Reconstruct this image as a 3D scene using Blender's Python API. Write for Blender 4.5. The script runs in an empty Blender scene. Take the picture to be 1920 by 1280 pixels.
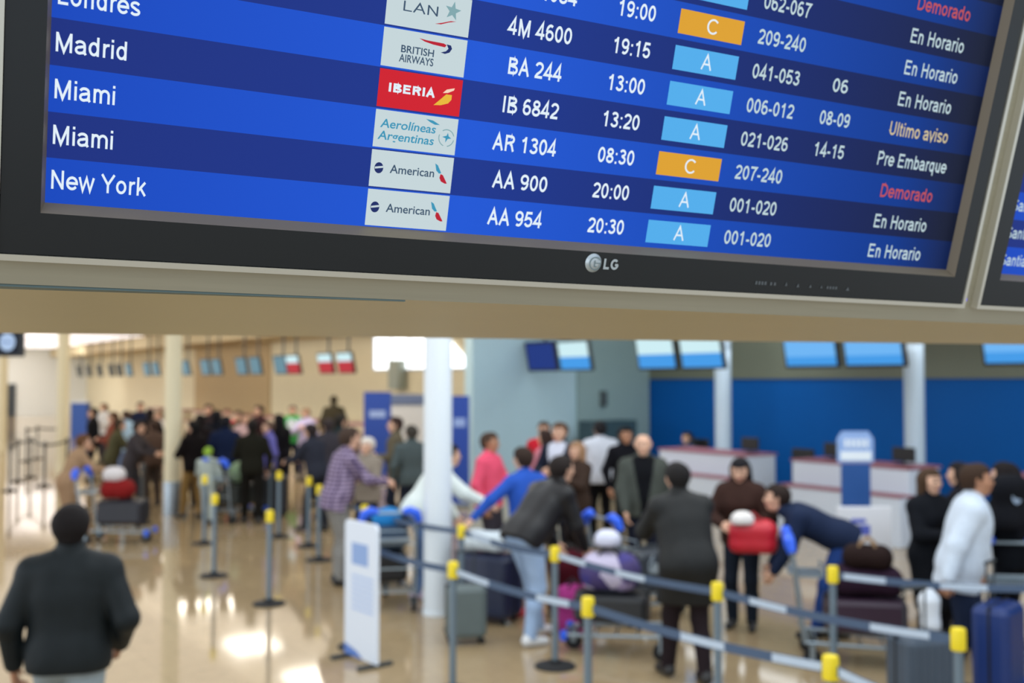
import bpy, math, random
import numpy as np
from mathutils import Matrix, Vector

random.seed(7)
S = bpy.context.scene
COL = S.collection
PI = math.pi

# ------------------------------------------------------------------ camera, world, lights, exposure
FPX = 1936.22                     # focal length in pixels of a 1920 px wide frame
HORIZON = 712.43                  # pixel row of the horizon
CAMZ = 2.35
PITCH = math.atan((HORIZON - 640) / FPX)
cam_d = bpy.data.cameras.new('camera')
cam_d.sensor_width = 36.0
cam_d.lens = FPX * 36.0 / 1920.0
cam_d.clip_start = 0.05
cam_d.clip_end = 300
cam = bpy.data.objects.new('camera', cam_d)
COL.objects.link(cam)
cam.location = (0, 0, CAMZ)
cam.rotation_euler = (PI / 2 + PITCH, 0, 0)
S.camera = cam
cam_d.dof.use_dof = True
cam_d.dof.focus_distance = 0.89
cam_d.dof.aperture_fstop = 36.3 / 6.4
cam_d.dof.aperture_blades = 0

S.view_settings.view_transform = 'Standard'
S.view_settings.look = 'None'
S.view_settings.gamma = 1.0
S.view_settings.use_curve_mapping = False
S.view_settings.exposure = 0.0

W = bpy.data.worlds.new('daylight')
S.world = W
W.use_nodes = True
bg = W.node_tree.nodes['Background']
bg.inputs[0].default_value = (0.80, 0.90, 1.0, 1)
bg.inputs[1].default_value = 1.0

ANG = math.atan((960 + 365) / FPX)      # the hall runs this far off the camera axis
DV = np.array([-math.sin(ANG), math.cos(ANG), 0.0])
NV = np.array([math.cos(ANG), math.sin(ANG), 0.0])


def hp(n, s, z=0.0):
    """hall coordinates (n across towards the counters, s along the hall) -> world"""
    p = NV * n + DV * s
    return (float(p[0]), float(p[1]), z)


def area_light(name, loc, rot, sx, sy, power, color):
    d = bpy.data.lights.new(name, 'AREA')
    d.shape = 'RECTANGLE'
    d.size, d.size_y = sx, sy
    d.energy = power
    d.color = color
    o = bpy.data.objects.new(name, d)
    COL.objects.link(o)
    o.location = loc
    o.rotation_euler = rot
    return o


# daylight from the glazed front of the hall (behind and to the side of the camera)
area_light('facade_daylight', hp(-9, 8, 3.2), (0, -PI / 2, ANG), 5.0, 30, 900, (0.84, 0.92, 1.0))
area_light('facade_daylight', hp(-9, 42, 3.2), (0, -PI / 2, ANG), 5.0, 34, 900, (1.0, 0.95, 0.86))
# unseen area fills added under the ceiling to brighten the hall
area_light('hall_fill', hp(5, 8, 4.4), (0, 0, ANG), 10, 16, 750, (0.84, 0.92, 1.0))
area_light('hall_fill', hp(6, 30, 4.4), (0, 0, ANG), 12, 26, 800, (1.0, 0.95, 0.85))
area_light('hall_fill', hp(6, 60, 4.4), (0, 0, ANG), 12, 28, 420, (1.0, 0.95, 0.86))
area_light('wall_fill', hp(10, 6.0, 4.35), (math.radians(62), 0, ANG), 12, 1.6, 260, (0.86, 0.94, 1.0))  # unseen tilted lights added to brighten the grey, far and cream walls
area_light('wall_fill', hp(12.6, 13.2, 4.4), (math.radians(52), 0, ANG), 5, 0.8, 210, (0.84, 0.94, 1.0))
area_light('wall_fill', hp(5, 65, 4.35), (math.radians(66), 0, ANG), 18, 1.5, 1000, (0.93, 0.97, 1.0))
area_light('wall_fill', hp(8.5, 38, 4.35), (0, -math.radians(62), ANG), 1.5, 38, 800, (1.0, 0.95, 0.86))
area_light('counter_fill', hp(14.2, 8.5, 2.9), (0, 0, ANG), 0.5, 16, 60, (0.9, 0.95, 1.0))  # unseen strip added over the counters for more light there


# ------------------------------------------------------------------ pixel helpers (used to read places off the photograph)
def ray(px, py):
    x, y, z = (px - 960) / FPX, 1.0, -(py - 640) / FPX
    c, s = math.cos(PITCH), math.sin(PITCH)
    return np.array([x, c * y - s * z, s * y + c * z])


def at_depth(px, py, D):
    d = ray(px, py)
    return np.array([0, 0, CAMZ]) + d * (D / d[1])


def at_height(px, py, z):
    d = ray(px, py)
    return np.array([0, 0, CAMZ]) + d * ((z - CAMZ) / d[2])


def hall_s(px, n):
    a = (px - 960) / FPX
    D = n / (NV[0] * a + NV[1])
    return D * (DV[0] * a + DV[1])


def depth_of(ytop, H):
    return FPX * (CAMZ - H) / (ytop - HORIZON)


# ------------------------------------------------------------------ materials
def lin(c):
    c = c / 255.0
    return c / 12.92 if c <= 0.04045 else ((c + 0.055) / 1.055) ** 2.4


def rgb(r, g, b):
    return (lin(r), lin(g), lin(b), 1.0)


MATS = {}


def mat(name, col, rough=0.6, metal=0.0, noise=0.0, scale=40.0, bump=0.0, spec=0.5, emit=None, estr=1.0, coat=0.0):
    if name in MATS:
        return MATS[name]
    m = bpy.data.materials.new(name)
    m.use_nodes = True
    nt = m.node_tree
    p = nt.nodes['Principled BSDF']
    c = rgb(*col)
    p.inputs['Base Color'].default_value = c
    p.inputs['Roughness'].default_value = rough
    p.inputs['Metallic'].default_value = metal
    p.inputs['Specular IOR Level'].default_value = spec
    p.inputs['Coat Weight'].default_value = coat
    if emit is not None:
        p.inputs['Emission Color'].default_value = rgb(*emit)
        p.inputs['Emission Strength'].default_value = estr
    if noise or bump:
        tc = nt.nodes.new('ShaderNodeTexCoord')
        nz = nt.nodes.new('ShaderNodeTexNoise')
        nz.inputs['Scale'].default_value = scale
        nz.inputs['Detail'].default_value = 4
        nt.links.new(tc.outputs['Object'], nz.inputs['Vector'])
        if noise:
            mx = nt.nodes.new('ShaderNodeMix')
            mx.data_type = 'RGBA'
            mx.inputs[6].default_value = tuple(min(1, v * (1 - noise)) for v in c[:3]) + (1,)
            mx.inputs[7].default_value = tuple(min(1, v * (1 + noise)) for v in c[:3]) + (1,)
            nt.links.new(nz.outputs['Fac'], mx.inputs[0])
            nt.links.new(mx.outputs[2], p.inputs['Base Color'])
        if bump:
            b = nt.nodes.new('ShaderNodeBump')
            b.inputs['Strength'].default_value = bump
            b.inputs['Distance'].default_value = 0.004
            nt.links.new(nz.outputs['Fac'], b.inputs['Height'])
            nt.links.new(b.outputs['Normal'], p.inputs['Normal'])
    MATS[name] = m
    return m


def glow(name, col, strength=1.0, rough=0.35, spec=0.08):
    """a self-lit display surface"""
    return mat(name, (4, 5, 8), rough=rough, spec=spec, emit=col, estr=strength)


def cloth(r, g, b, rough=0.85, noise=0.18, bump=0.25, scale=30):
    if max(r, g, b) < 120:                      # dark dyed cloth is darker than it photographs
        r, g, b = [int(v * .82) for v in (r, g, b)]
    return mat('cloth_%d_%d_%d' % (r, g, b), (r, g, b), rough=rough, noise=noise, bump=bump, scale=scale, spec=0.1)


def brushed(name, col, rough=0.38, metal=0.9, stretch=(2, 2, 220)):
    m = bpy.data.materials.new(name)
    m.use_nodes = True
    nt = m.node_tree
    p = nt.nodes['Principled BSDF']
    p.inputs['Metallic'].default_value = metal
    p.inputs['Roughness'].default_value = rough
    tc = nt.nodes.new('ShaderNodeTexCoord')
    mp = nt.nodes.new('ShaderNodeMapping')
    mp.inputs['Scale'].default_value = stretch
    nz = nt.nodes.new('ShaderNodeTexNoise')
    nz.inputs['Scale'].default_value = 3.0
    nz.inputs['Detail'].default_value = 5
    nt.links.new(tc.outputs['Object'], mp.inputs['Vector'])
    nt.links.new(mp.outputs['Vector'], nz.inputs['Vector'])
    c = rgb(*col)
    mx = nt.nodes.new('ShaderNodeMix')
    mx.data_type = 'RGBA'
    mx.inputs[6].default_value = tuple(v * 0.90 for v in c[:3]) + (1,)
    mx.inputs[7].default_value = tuple(min(1, v * 1.10) for v in c[:3]) + (1,)
    nt.links.new(nz.outputs['Fac'], mx.inputs[0])
    nt.links.new(mx.outputs[2], p.inputs['Base Color'])
    MATS[name] = m
    return m


# ------------------------------------------------------------------ mesh helpers
class MB:
    def __init__(self):
        self.v, self.f, self.mi = [], [], []

    def add(self, vs, fs, mi=0):
        o = len(self.v)
        self.v.extend(tuple(float(q) for q in p) for p in vs)
        for f in fs:
            self.f.append(tuple(o + i for i in f))
            self.mi.append(mi)

    def box(self, x0, x1, y0, y1, z0, z1, mi=0, bev=0.0):
        if bev <= 0:
            vs = [(x, y, z) for z in (z0, z1) for y in (y0, y1) for x in (x0, x1)]
            fs = [(0, 2, 3, 1), (4, 5, 7, 6), (0, 1, 5, 4), (2, 6, 7, 3), (0, 4, 6, 2), (1, 3, 7, 5)]
            self.add(vs, fs, mi)
            return
        b = min(bev, (x1 - x0) * .49, (y1 - y0) * .49, (z1 - z0) * .49)
        # rounded box: three stacked octagon-like rings in z
        def ring(z, i):
            xs0, xs1, ys0, ys1 = x0 + i, x1 - i, y0 + i, y1 - i
            k = b - i * 0.3 if i < b else b * .7
            return [(xs0 + k, ys0, z), (xs1 - k, ys0, z), (xs1 - k * .3, ys0 + k * .3, z), (xs1, ys0 + k, z), (xs1, ys1 - k, z), (xs1 - k * .3, ys1 - k * .3, z),
                    (xs1 - k, ys1, z), (xs0 + k, ys1, z), (xs0 + k * .3, ys1 - k * .3, z), (xs0, ys1 - k, z), (xs0, ys0 + k, z), (xs0 + k * .3, ys0 + k * .3, z)]
        rings = [ring(z0, b), ring(z0 + b * .3, b * .3), ring(z0 + b, 0), ring(z1 - b, 0), ring(z1 - b * .3, b * .3), ring(z1, b)]
        vs = [p for r in rings for p in r]
        n = 12
        fs = [tuple(reversed(range(n)))]
        for r in range(len(rings) - 1):
            for i in range(n):
                j = (i + 1) % n
                fs.append((r * n + i, r * n + j, (r + 1) * n + j, (r + 1) * n + i))
        fs.append(tuple(range((len(rings) - 1) * n, len(rings) * n)))
        self.add(vs, fs, mi)

    def tube(self, pts, r, n=10, mi=0, caps=True):
        pts = [Vector(p) for p in pts]
        rs = r if isinstance(r, (list, tuple)) else [r] * len(pts)
        prev = None
        rings = []
        for i, p in enumerate(pts):
            t = (pts[min(i + 1, len(pts) - 1)] - pts[max(i - 1, 0)]).normalized()
            if prev is None:
                a = t.orthogonal().normalized()
            else:
                a = (prev - t * prev.dot(t))
                a = a.normalized() if a.length > 1e-6 else t.orthogonal().normalized()
            prev = a
            b = t.cross(a)
            rings.append([p + (a * math.cos(2 * PI * k / n) + b * math.sin(2 * PI * k / n)) * rs[i] for k in range(n)])
        vs = [q for rg in rings for q in rg]
        fs = []
        for i in range(len(rings) - 1):
            for k in range(n):
                l = (k + 1) % n
                fs.append((i * n + k, i * n + l, (i + 1) * n + l, (i + 1) * n + k))
        if caps:
            fs.append(tuple(reversed(range(n))))
            fs.append(tuple(range((len(rings) - 1) * n, len(rings) * n)))
        self.add(vs, fs, mi)

    def lathe(self, prof, c=(0, 0, 0), n=24, mi=0):
        """prof: list of (radius, z)"""
        vs = []
        for r, z in prof:
            for k in range(n):
                vs.append((c[0] + r * math.cos(2 * PI * k / n), c[1] + r * math.sin(2 * PI * k / n), c[2] + z))
        fs = []
        for i in range(len(prof) - 1):
            for k in range(n):
                l = (k + 1) % n
                fs.append((i * n + k, i * n + l, (i + 1) * n + l, (i + 1) * n + k))
        fs.append(tuple(reversed(range(n))))
        fs.append(tuple(range((len(prof) - 1) * n, len(prof) * n)))
        self.add(vs, fs, mi)

    def prism(self, poly, axis, d0, d1, mi=0):
        """extrude polygon: axis 'y' -> poly in (x,z); axis 'z' -> (x,y); axis 'x' -> (y,z)"""
        def P(a, b, d):
            return {'y': (a, d, b), 'z': (a, b, d), 'x': (d, a, b)}[axis]
        n = len(poly)
        vs = [P(a, b, d0) for a, b in poly] + [P(a, b, d1) for a, b in poly]
        fs = [tuple(range(n)), tuple(reversed(range(n, 2 * n)))]
        for i in range(n):
            j = (i + 1) % n
            fs.append((i, i + n, j + n, j))
        self.add(vs, fs, mi)

    def build(self, name, mats, parent=None, smooth=False, fixn=True):
        me = bpy.data.meshes.new(name)
        me.from_pydata(self.v, [], self.f)
        if not isinstance(mats, (list, tuple)):
            mats = [mats]
        for m in mats:
            me.materials.append(m)
        me.polygons.foreach_set('material_index', self.mi)
        if smooth:
            me.polygons.foreach_set('use_smooth', [True] * len(self.f))
        me.update()
        if fixn:
            import bmesh
            b = bmesh.new()
            b.from_mesh(me)
            bmesh.ops.recalc_face_normals(b, faces=b.faces)
            b.to_mesh(me)
            b.free()
        if smooth:
            try:
                me.set_sharp_from_angle(angle=math.radians(45))
            except Exception:
                pass
        o = bpy.data.objects.new(name, me)
        COL.objects.link(o)
        if parent is not None:
            o.parent = parent
        return o


def tag(o, label=None, cat=None, group=None, kind=None):
    if label:
        o['label'] = label
    if cat:
        o['category'] = cat
    if group:
        o['group'] = group
    if kind:
        o['kind'] = kind
    return o


def empty(name, loc=(0, 0, 0), rz=0.0, label=None, cat=None, group=None):
    o = bpy.data.objects.new(name, None)
    o.empty_display_size = 0.1
    COL.objects.link(o)
    o.location = loc
    o.rotation_euler = (0, 0, rz)
    return tag(o, label, cat, group)


def box_obj(name, dims, m, parent=None, bev=0.0, smooth=False):
    b = MB()
    b.box(*dims, bev=bev)
    return b.build(name, m, parent, smooth)


# ------------------------------------------------------------------ the setting
def floor_material():
    m = bpy.data.materials.new('polished_stone_floor')
    m.use_nodes = True
    nt = m.node_tree
    p = nt.nodes['Principled BSDF']
    tc = nt.nodes.new('ShaderNodeTexCoord')
    br = nt.nodes.new('ShaderNodeTexBrick')
    br.offset = 0.0
    br.inputs['Scale'].default_value = 1.0
    br.inputs['Brick Width'].default_value = 0.6
    br.inputs['Row Height'].default_value = 0.6
    br.inputs['Mortar Size'].default_value = 0.003
    br.inputs['Color1'].default_value = rgb(168, 146, 112)
    br.inputs['Color2'].default_value = rgb(160, 138, 106)
    br.inputs['Mortar'].default_value = rgb(140, 120, 92)
    nz = nt.nodes.new('ShaderNodeTexNoise')
    nz.inputs['Scale'].default_value = 9
    nz.inputs['Detail'].default_value = 6
    mx = nt.nodes.new('ShaderNodeMix')
    mx.data_type = 'RGBA'
    mx.blend_type = 'OVERLAY'
    mx.inputs[0].default_value = 0.18
    nt.links.new(tc.outputs['Object'], br.inputs['Vector'])
    nt.links.new(tc.outputs['Object'], nz.inputs['Vector'])
    nt.links.new(br.outputs['Color'], mx.inputs[6])
    nt.links.new(nz.outputs['Fac'], mx.inputs[7])
    nt.links.new(mx.outputs[2], p.inputs['Base Color'])
    p.inputs['Roughness'].default_value = 0.065
    p.inputs['Specular IOR Level'].default_value = 0.5
    return m


def slab(name, n0, n1, s0, s1, z0, z1, m):
    o = box_obj(name, (n0, n1, s0, s1, z0, z1), m)
    o.rotation_euler = (0, 0, ANG)
    o['kind'] = 'structure'
    return o


M_wallgray = mat('grey_painted_wall', (160, 186, 196), rough=0.7, noise=0.04, scale=3)
M_blue = mat('blue_wall_panel', (0, 80, 152), rough=0.6, noise=0.05, scale=2, spec=0.15)
M_cream = mat('cream_wall', (214, 204, 174), rough=0.75, noise=0.05, scale=2)
M_white = mat('white_wall', (212, 212, 205), rough=0.75)
M_olive = mat('olive_bulkhead', (104, 108, 92), rough=0.6, noise=0.05, scale=2)
M_ceil = mat('beige_ceiling', (196, 184, 160), rough=0.8)
M_colw = mat('white_column_paint', (216, 224, 230), rough=0.45)
M_colc = mat('cream_column_paint', (222, 212, 180), rough=0.5)
M_steel = brushed('brushed_steel', (150, 158, 164), rough=0.35, stretch=(60, 60, 2))
M_chrome = mat('chrome', (200, 205, 210), rough=0.18, metal=1.0)
M_black = mat('black_plastic', (14, 15, 18), rough=0.45)
M_rubber = mat('black_rubber', (18, 18, 20), rough=0.8)
M_dkgray = mat('dark_grey_metal', (52, 58, 62), rough=0.5, metal=0.3)
M_whitep = mat('white_laminate', (202, 210, 222), rough=0.45)
M_lamp = mat('lamp_diffuser', (255, 255, 255), emit=(255, 244, 226), estr=9.0)
M_sky = mat('bright_skylight', (255, 255, 255), emit=(255, 250, 255), estr=1.0)
M_pane = mat('daylit_window_pane', (230, 235, 240), rough=0.1, emit=(245, 250, 255), estr=2.2)

fl = box_obj('floor', (-14, 16, -6, 76, -0.2, 0), floor_material())
fl.rotation_euler = (0, 0, ANG)
fl['kind'] = 'structure'
S_G = 17.75                                     # where the grey end wall of the near counters stands
NB = 15.95                                     # the wall behind the counters


def hall_n(px, s):
    a = (px - 960) / FPX
    D = s / (DV[0] * a + DV[1])
    return D * (NV[0] * a + NV[1])


slab('wall_blue', NB, NB + .3, -6, S_G, 0, 2.38, M_blue)
slab('wall_bulkhead', NB - .05, NB + .3, -6, S_G, 2.38, 4.5, M_olive)
slab('wall_grey', hall_n(886, S_G), NB + .3, S_G, S_G + 0.3, 0, 4.5, M_wallgray)
slab('wall_grey_darker', hall_n(1080, S_G), NB - .05, S_G - 0.06, S_G, 0, 4.5, mat('darker_grey_panel', (130, 152, 152), rough=0.7, noise=0.04, scale=3))  # darker grey panel over the counter end of the wall
slab('wall_cream', NB, NB + .3, S_G + 0.3, 76, 0, 4.5, M_cream)
slab('wall_far', -14, 16.2, 75, 75.3, 0, 4.5, M_white)
slab('ceiling', -3, 16.2, 4.0, 76, 4.5, 4.7, M_ceil)
slab('trim_bulkhead', 13.6, NB, S_G + 0.3, 75, 3.9, 4.5, mat('cream_bulkhead', (190, 174, 138), rough=0.7))
slab('trim_panel', NB - .06, NB, 41, 51, 0.0, 4.0, mat('tan_wall_panel', (176, 152, 112), rough=0.7))
slab('trim_skylight', -2, 13.4, 51, 74, 4.46, 4.5, M_sky)
# the pale door in the far wall
slab('door_1', hall_n(7, 74.9), hall_n(31, 74.9), 74.9, 75.0, 0, 2.1, M_dkgray)
o = empty('duct_box', hp(NB - .2, hall_s(744, NB - .2), 2.05), ANG, 'pale grey-green box fixed on the cream wall under the bright window', 'wall box')
o['kind'] = 'thing'


# daylit window high in the cream wall, split by mullions, with a slanting end pane
def window_far():
    s_a, s_b = hall_s(700, NB - .1), hall_s(804, NB - .1)
    b = MB()
    n = NB - .06
    zs = (2.72, 4.3)
    xs = np.linspace(s_b, s_a, 4)
    for i in range(3):
        b.box(n, n + .05, xs[i] + .03, xs[i + 1] - .03, *zs)
    s_c, s_d = hall_s(846, NB - .1), hall_s(884, NB - .1)
    s_e, s_f = hall_s(806, NB - .1), hall_s(838, NB - .1)
    poly = [(s_d, zs[0]), (s_c, zs[0]), (s_e, 3.6), (s_f, 3.6)]
    b.prism(poly, 'x', n, n + .05)
    o = b.build('window_1', M_pane)
    o.rotation_euler = (0, 0, ANG)
    o['kind'] = 'structure'
    f = MB()
    for x in xs:
        f.box(n - .04, n + .06, x - .03, x + .03, zs[0], zs[1])
    f.box(n - .04, n + .06, s_d, s_a, zs[0] - .06, zs[0])
    f.build('window_frame', M_whitep, o)


window_far()

# lamps recessed in the hall ceiling: square panels in one row above the queue
lamp_s = [(9.8, 19.0), (9.7, 22.1), (9.6, 25.8), (9.8, 31.2), (11.2, 30.8), (10.7, 39.7), (9.8, 46.0)]
for n, s in lamp_s:
    b = MB()
    b.box(-.6, .6, -.75, .75, 0, .05)
    o = empty('ceiling_lamp', hp(n, s, 4.42), ANG, 'square recessed ceiling lamp panel over the queue, reflected in the polished floor', 'ceiling light', 'ceiling lamps')
    b.build('diffuser', M_lamp, o)
    f = MB()
    for q in ((-.67, -.6, -.82, .82), (.6, .67, -.82, .82), (-.6, .6, -.82, -.75), (-.6, .6, .75, .82)):
        f.box(*q, -.02, .08)
    f.build('frame', M_whitep, o)


def column(n, s, lower, upper, hb, label):
    o = empty('column', hp(n, s, 0), ANG, label, 'column', 'round columns down the hall')
    b = MB()
    b.lathe([(.1425, hb), (.1425, 4.5)], n=32)
    b.build('shaft', upper, o, True)
    b = MB()
    b.lathe([(.15, 0), (.15, hb - .01), (.146, hb)], n=32)
    b.build('base_sleeve', lower, o, True)
    return o


C1 = at_height(820, 1150, 0)
n1, s1 = float(C1 @ NV), float(C1 @ DV)
column(n1, s1, M_colw, M_colw, .05, 'round white column beside the white poster stand, crossed by belt barriers')
column(n1 + .05, s1 + 9.3, M_steel, M_colc, .58, 'round cream column with a grey steel sleeve at its foot')
column(n1 + .05, s1 + 18.7, M_colc, M_colc, .3, 'slim cream column further down the hall near the far white wall')
column(n1 + .05, s1 + 28.3, M_colc, M_colc, .3, 'most distant cream column, at the edge of the photo')

for px, lab in ((1355, 'pale blue-white pillar at the end of the counter nearest the grey wall'), (1713, 'pale blue-white pillar between two blue wall panels, behind the info sign counter')):
    s = hall_s(px, 14.25)
    b = MB()
    b.lathe([(.16, 0), (.16, .1), (.15, .12), (.15, 2.6), (.15, 4.5)], n=28)
    o = b.build('pillar', mat('pale_blue_pillar', (178, 194, 206), rough=.5), None, True)
    o.location = hp(14.25, s, 0)
    tag(o, lab, 'pillar', 'pillars of the check-in counters')

# ------------------------------------------------------------------ the departures display overhead
U = 0.0358                                  # height of one row of the departures list in metres
YAW, TILT, ROLL = 0.483436, 0.27381, 0.001722
FIDS_R = Matrix.Rotation(YAW, 4, 'Z') @ Matrix.Rotation(TILT, 4, 'X') @ Matrix.Rotation(ROLL, 4, 'Y')
FIDS_O = Vector((-0.401942 * 23.454162 * U, 23.454162 * U, 0.168937 * 23.454162 * U + CAMZ))


def fids(x, z=0.0):
    """point of the display plane (in rows) -> matrix of a local frame there"""
    M = FIDS_R.copy()
    M.translation = FIDS_O + FIDS_R.to_3x3() @ Vector((x * U, 0, z * U))
    return M


# -- lettering
_txt = {}


def text_geo(s, bold=0.0, shear=0.0):
    key = (s, bold, shear)
    if key in _txt:
        return _txt[key]
    cu = bpy.data.curves.new('lettering', 'FONT')
    cu.body = s
    cu.size = 1.0
    cu.offset = bold
    cu.shear = shear
    cu.resolution_u = 4
    o = bpy.data.objects.new('lettering', cu)
    COL.objects.link(o)
    bpy.context.view_layer.update()
    me = bpy.data.meshes.new_from_object(o.evaluated_get(bpy.context.evaluated_depsgraph_get()))
    v = np.array([q.co[:2] for q in me.vertices])
    f = [tuple(p.vertices) for p in me.polygons]
    bpy.data.objects.remove(o)
    bpy.data.curves.remove(cu)
    bpy.data.meshes.remove(me)
    _txt[key] = (v, f)
    return v, f


_cap = [None]


def put_text(b, s, x0, x1, base, cap, y=-.0009, mi=0, bold=0.012, shear=0.0, sc=U):
    """lettering from x0 to x1 on a baseline, capitals of the given height (display rows)"""
    if _cap[0] is None:
        _cap[0] = text_geo('H')[0][:, 1].max()
    v, f = text_geo(s, bold, shear)
    lo, hi = v[:, 0].min(), v[:, 0].max()
    kx = (x1 - x0) / (hi - lo)
    kz = cap / _cap[0]
    b.add([((x0 + (p[0] - lo) * kx) * sc, y, (base + p[1] * kz) * sc) for p in v], f, mi)


# -- a plain grotesque lettering drawn as strokes, like the display's own
def _arc(cx, cz, rx, rz, a0, a1, n=14):
    return [(cx + rx * math.cos(math.radians(a0 + (a1 - a0) * i / n)), cz + rz * math.sin(math.radians(a0 + (a1 - a0) * i / n))) for i in range(n + 1)]


def glyph(ch, t):
    """(advance width, list of centre lines); capitals are 1 high"""
    m = t / 2
    T, B, X, D = 1 - m, m, .74 - m, -.27 + m
    L = .10 + m
    def bowl(w, x0=L, rnd=1.0):
        cx, cz = (x0 + w - m) / 2, (X + B) / 2
        return _arc(cx, cz, (w - m - x0) / 2, (X - B) / 2, 0, 360, 24)
    if ch == ' ':
        return .36, []
    if ch in '0O':
        w = .70 if ch == '0' else 1.0
        return w + .07, [_arc(w / 2 + .035, .5, w / 2 - m - .01, .5 - m, 0, 360, 28)]
    if ch == '1':
        return .77, [[(.44, B - m), (.44, T + m)], [(.44, .93), (.33, .80), (.15, .72)]]
    if ch == '2':
        return .77, [_arc(.39, .70, .27, .30 - m, 170, -28) + [(.50, .42), (.24, .24), (.13, B)], [(.06, B), (.70, B)]]
    if ch == '3':
        return .77, [_arc(.37, .745, .235, .255 - m, 160, -90), _arc(.37, .29, .27, .29 - m, 90, -165), [(.28, .545), (.39, .545)]]
    if ch == '4':
        return .77, [[(.53, B - m), (.53, T + m * .6), (.08, .28), (.74, .28)]]
    if ch == '5':
        return .77, [[(.66, T), (.22, T), (.13, .50)] + _arc(.375, .335, .275, .335 - m, 135, -160)]
    if ch == '6':
        return .77, [_arc(.39, .325, .265, .325 - m, 0, 360, 22), _arc(.42, .55, .295, .45 - m, 55, 185)]
    if ch == '7':
        return .77, [[(.06, T), (.68, T), (.46, .62), (.36, .30), (.32, B - m)]]
    if ch == '8':
        return .77, [_arc(.39, .745, .225, .255 - m, 0, 360, 20), _arc(.39, .28, .27, .28 - m, 0, 360, 22)]
    if ch == '9':
        return .77, [_arc(.38, .675, .265, .325 - m, 0, 360, 22), _arc(.35, .45, .295, .45 - m, 5, -125)]
    if ch == ':':
        return .38, [[(.19, 0), (.19, .15)], [(.19, .57), (.19, .72)]]
    if ch == '-':
        return .46, [[(.06, .36), (.40, .36)]]
    if ch == 'A':
        return .92, [[(m, -.0), (.46, 1.0 - t * .3), (.92 - m, 0)], [(.2, .36), (.72, .36)]]
    if ch == 'B':
        return .92, [[(L, 0), (L, 1)], [(L, T), (.5, T)] + _arc(.5, .765, .24, .235 - m, 90, -90) + [(L, .53)], [(L, B), (.53, B)] + _arc(.53, .28, .28, .28 - m + .0, -90, 90) + [(L, .53)]]
    if ch == 'C':
        return .98, [_arc(.5, .5, .43 - m, .5 - m, 40, 320, 24)]
    if ch == 'D':
        return .98, [[(L, 0), (L, T), (.45, T)] + _arc(.45, .5, .44 - m + .03, .5 - m, 90, -90, 18) + [(L, B)]]
    if ch == 'E':
        return .90, [[(L, 0), (L, 1)], [(L, T), (.82, T)], [(L, .53), (.76, .53)], [(L, B), (.84, B)]]
    if ch == 'G':
        return 1.05, [_arc(.52, .5, .45 - m, .5 - m, 45, 345, 24) + [(.93 - m, .46), (.56, .46)]]
    if ch == 'H':
        return .96, [[(L, 0), (L, 1)], [(.86 - m, 0), (.86 - m, 1)], [(L, .54), (.86 - m, .54)]]
    if ch == 'I':
        return .38, [[(.19, 0), (.19, 1)]]
    if ch == 'L':
        return .76, [[(L, 1), (L, B), (.72, B)]]
    if ch == 'M':
        return 1.14, [[(L, 0), (L, 1)], [(1.04 - m, 0), (1.04 - m, 1)], [(L, .97), (.57, .04), (1.04 - m, .97)]]
    if ch == 'N':
        return .97, [[(L, 0), (L, 1)], [(.87 - m, 0), (.87 - m, 1)], [(L, .96), (.87 - m, .04)]]
    if ch == 'P':
        return .90, [[(L, 0), (L, 1)], [(L, T), (.52, T)] + _arc(.52, .71, .26, .29 - m, 90, -90) + [(L, .42)]]
    if ch == 'R':
        return .97, [[(L, 0), (L, 1)], [(L, T), (.55, T)] + _arc(.55, .73, .25, .27 - m, 90, -90) + [(L, .46)], [(.52, .46), (.66, .38), (.90 - m, 0)]]
    if ch == 'S':
        return .90, [_arc(.44, .735, .31, .265 - m, 20, 235, 14) + _arc(.46, .27, .33, .27 - m, 72, -165, 16)]
    if ch == 'T':
        return .84, [[(.02, T), (.82, T)], [(.42, 0), (.42, 1)]]
    if ch == 'U':
        return .96, [[(L, 1), (L, .36)] + _arc(.48, .36, .48 - L, .36 - m, 180, 360) + [(.96 - L, 1)]]
    if ch == 'Y':
        return .90, [[(.05, 1), (.45, .45), (.85, 1)], [(.45, .48), (.45, 0)]]
    if ch == 'W':
        return 1.28, [[(.05, 1), (.34, .03), (.64, .96), (.94, .03), (1.23, 1)]]
    if ch == 'a':
        return .75, [_arc(.34, .50, .25, .24 - m, 165, 20, 10) + [(.60, .40), (.60, .12), (.67, 0)], [(.60, .43), (.40, .40)] + _arc(.30, .22, .20, .20 - m * .6, 85, 300, 12) + [(.52, .10), (.60, .24)]]
    if ch == 'b':
        return .77, [[(L, 0), (L, 1)], bowl(.72)]
    if ch == 'd':
        return .77, [[(.67 - m, 0), (.67 - m, 1)], bowl(.67, .05 + m)]
    if ch == 'e':
        return .77, [[(.09, .37), (.69, .37)] + _arc(.39, .37, .30, .37 - m, 5, 325, 22)]
    if ch == 'g':
        return .77, [bowl(.67, .05 + m), [(.67 - m, X + m), (.67 - m, .0)] + _arc(.36, -.02, .67 - m - .36, .25 - m, 0, -150)]
    if ch == 'i':
        return .31, [[(.155, 0), (.155, .73)], [(.155, .86), (.155, 1)]]
    if ch == 'k':
        return .70, [[(L, 0), (L, 1)], [(.64, .74), (L, .24)], [(.32, .44), (.66, 0)]]
    if ch == 'l':
        return .31, [[(.155, 0), (.155, 1)]]
    if ch == 'm':
        return 1.14, [[(L, 0), (L, .73)], [(L, .40)] + _arc(.36, .44, .36 - L, X - .44, 180, 0, 12) + [(.36 + .36 - L, 0)], [(.72 - L, .40)] + _arc(.72 - L + .235, .44, .235, X - .44, 180, 0, 12) + [(1.19 - L, 0)]]
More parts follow.
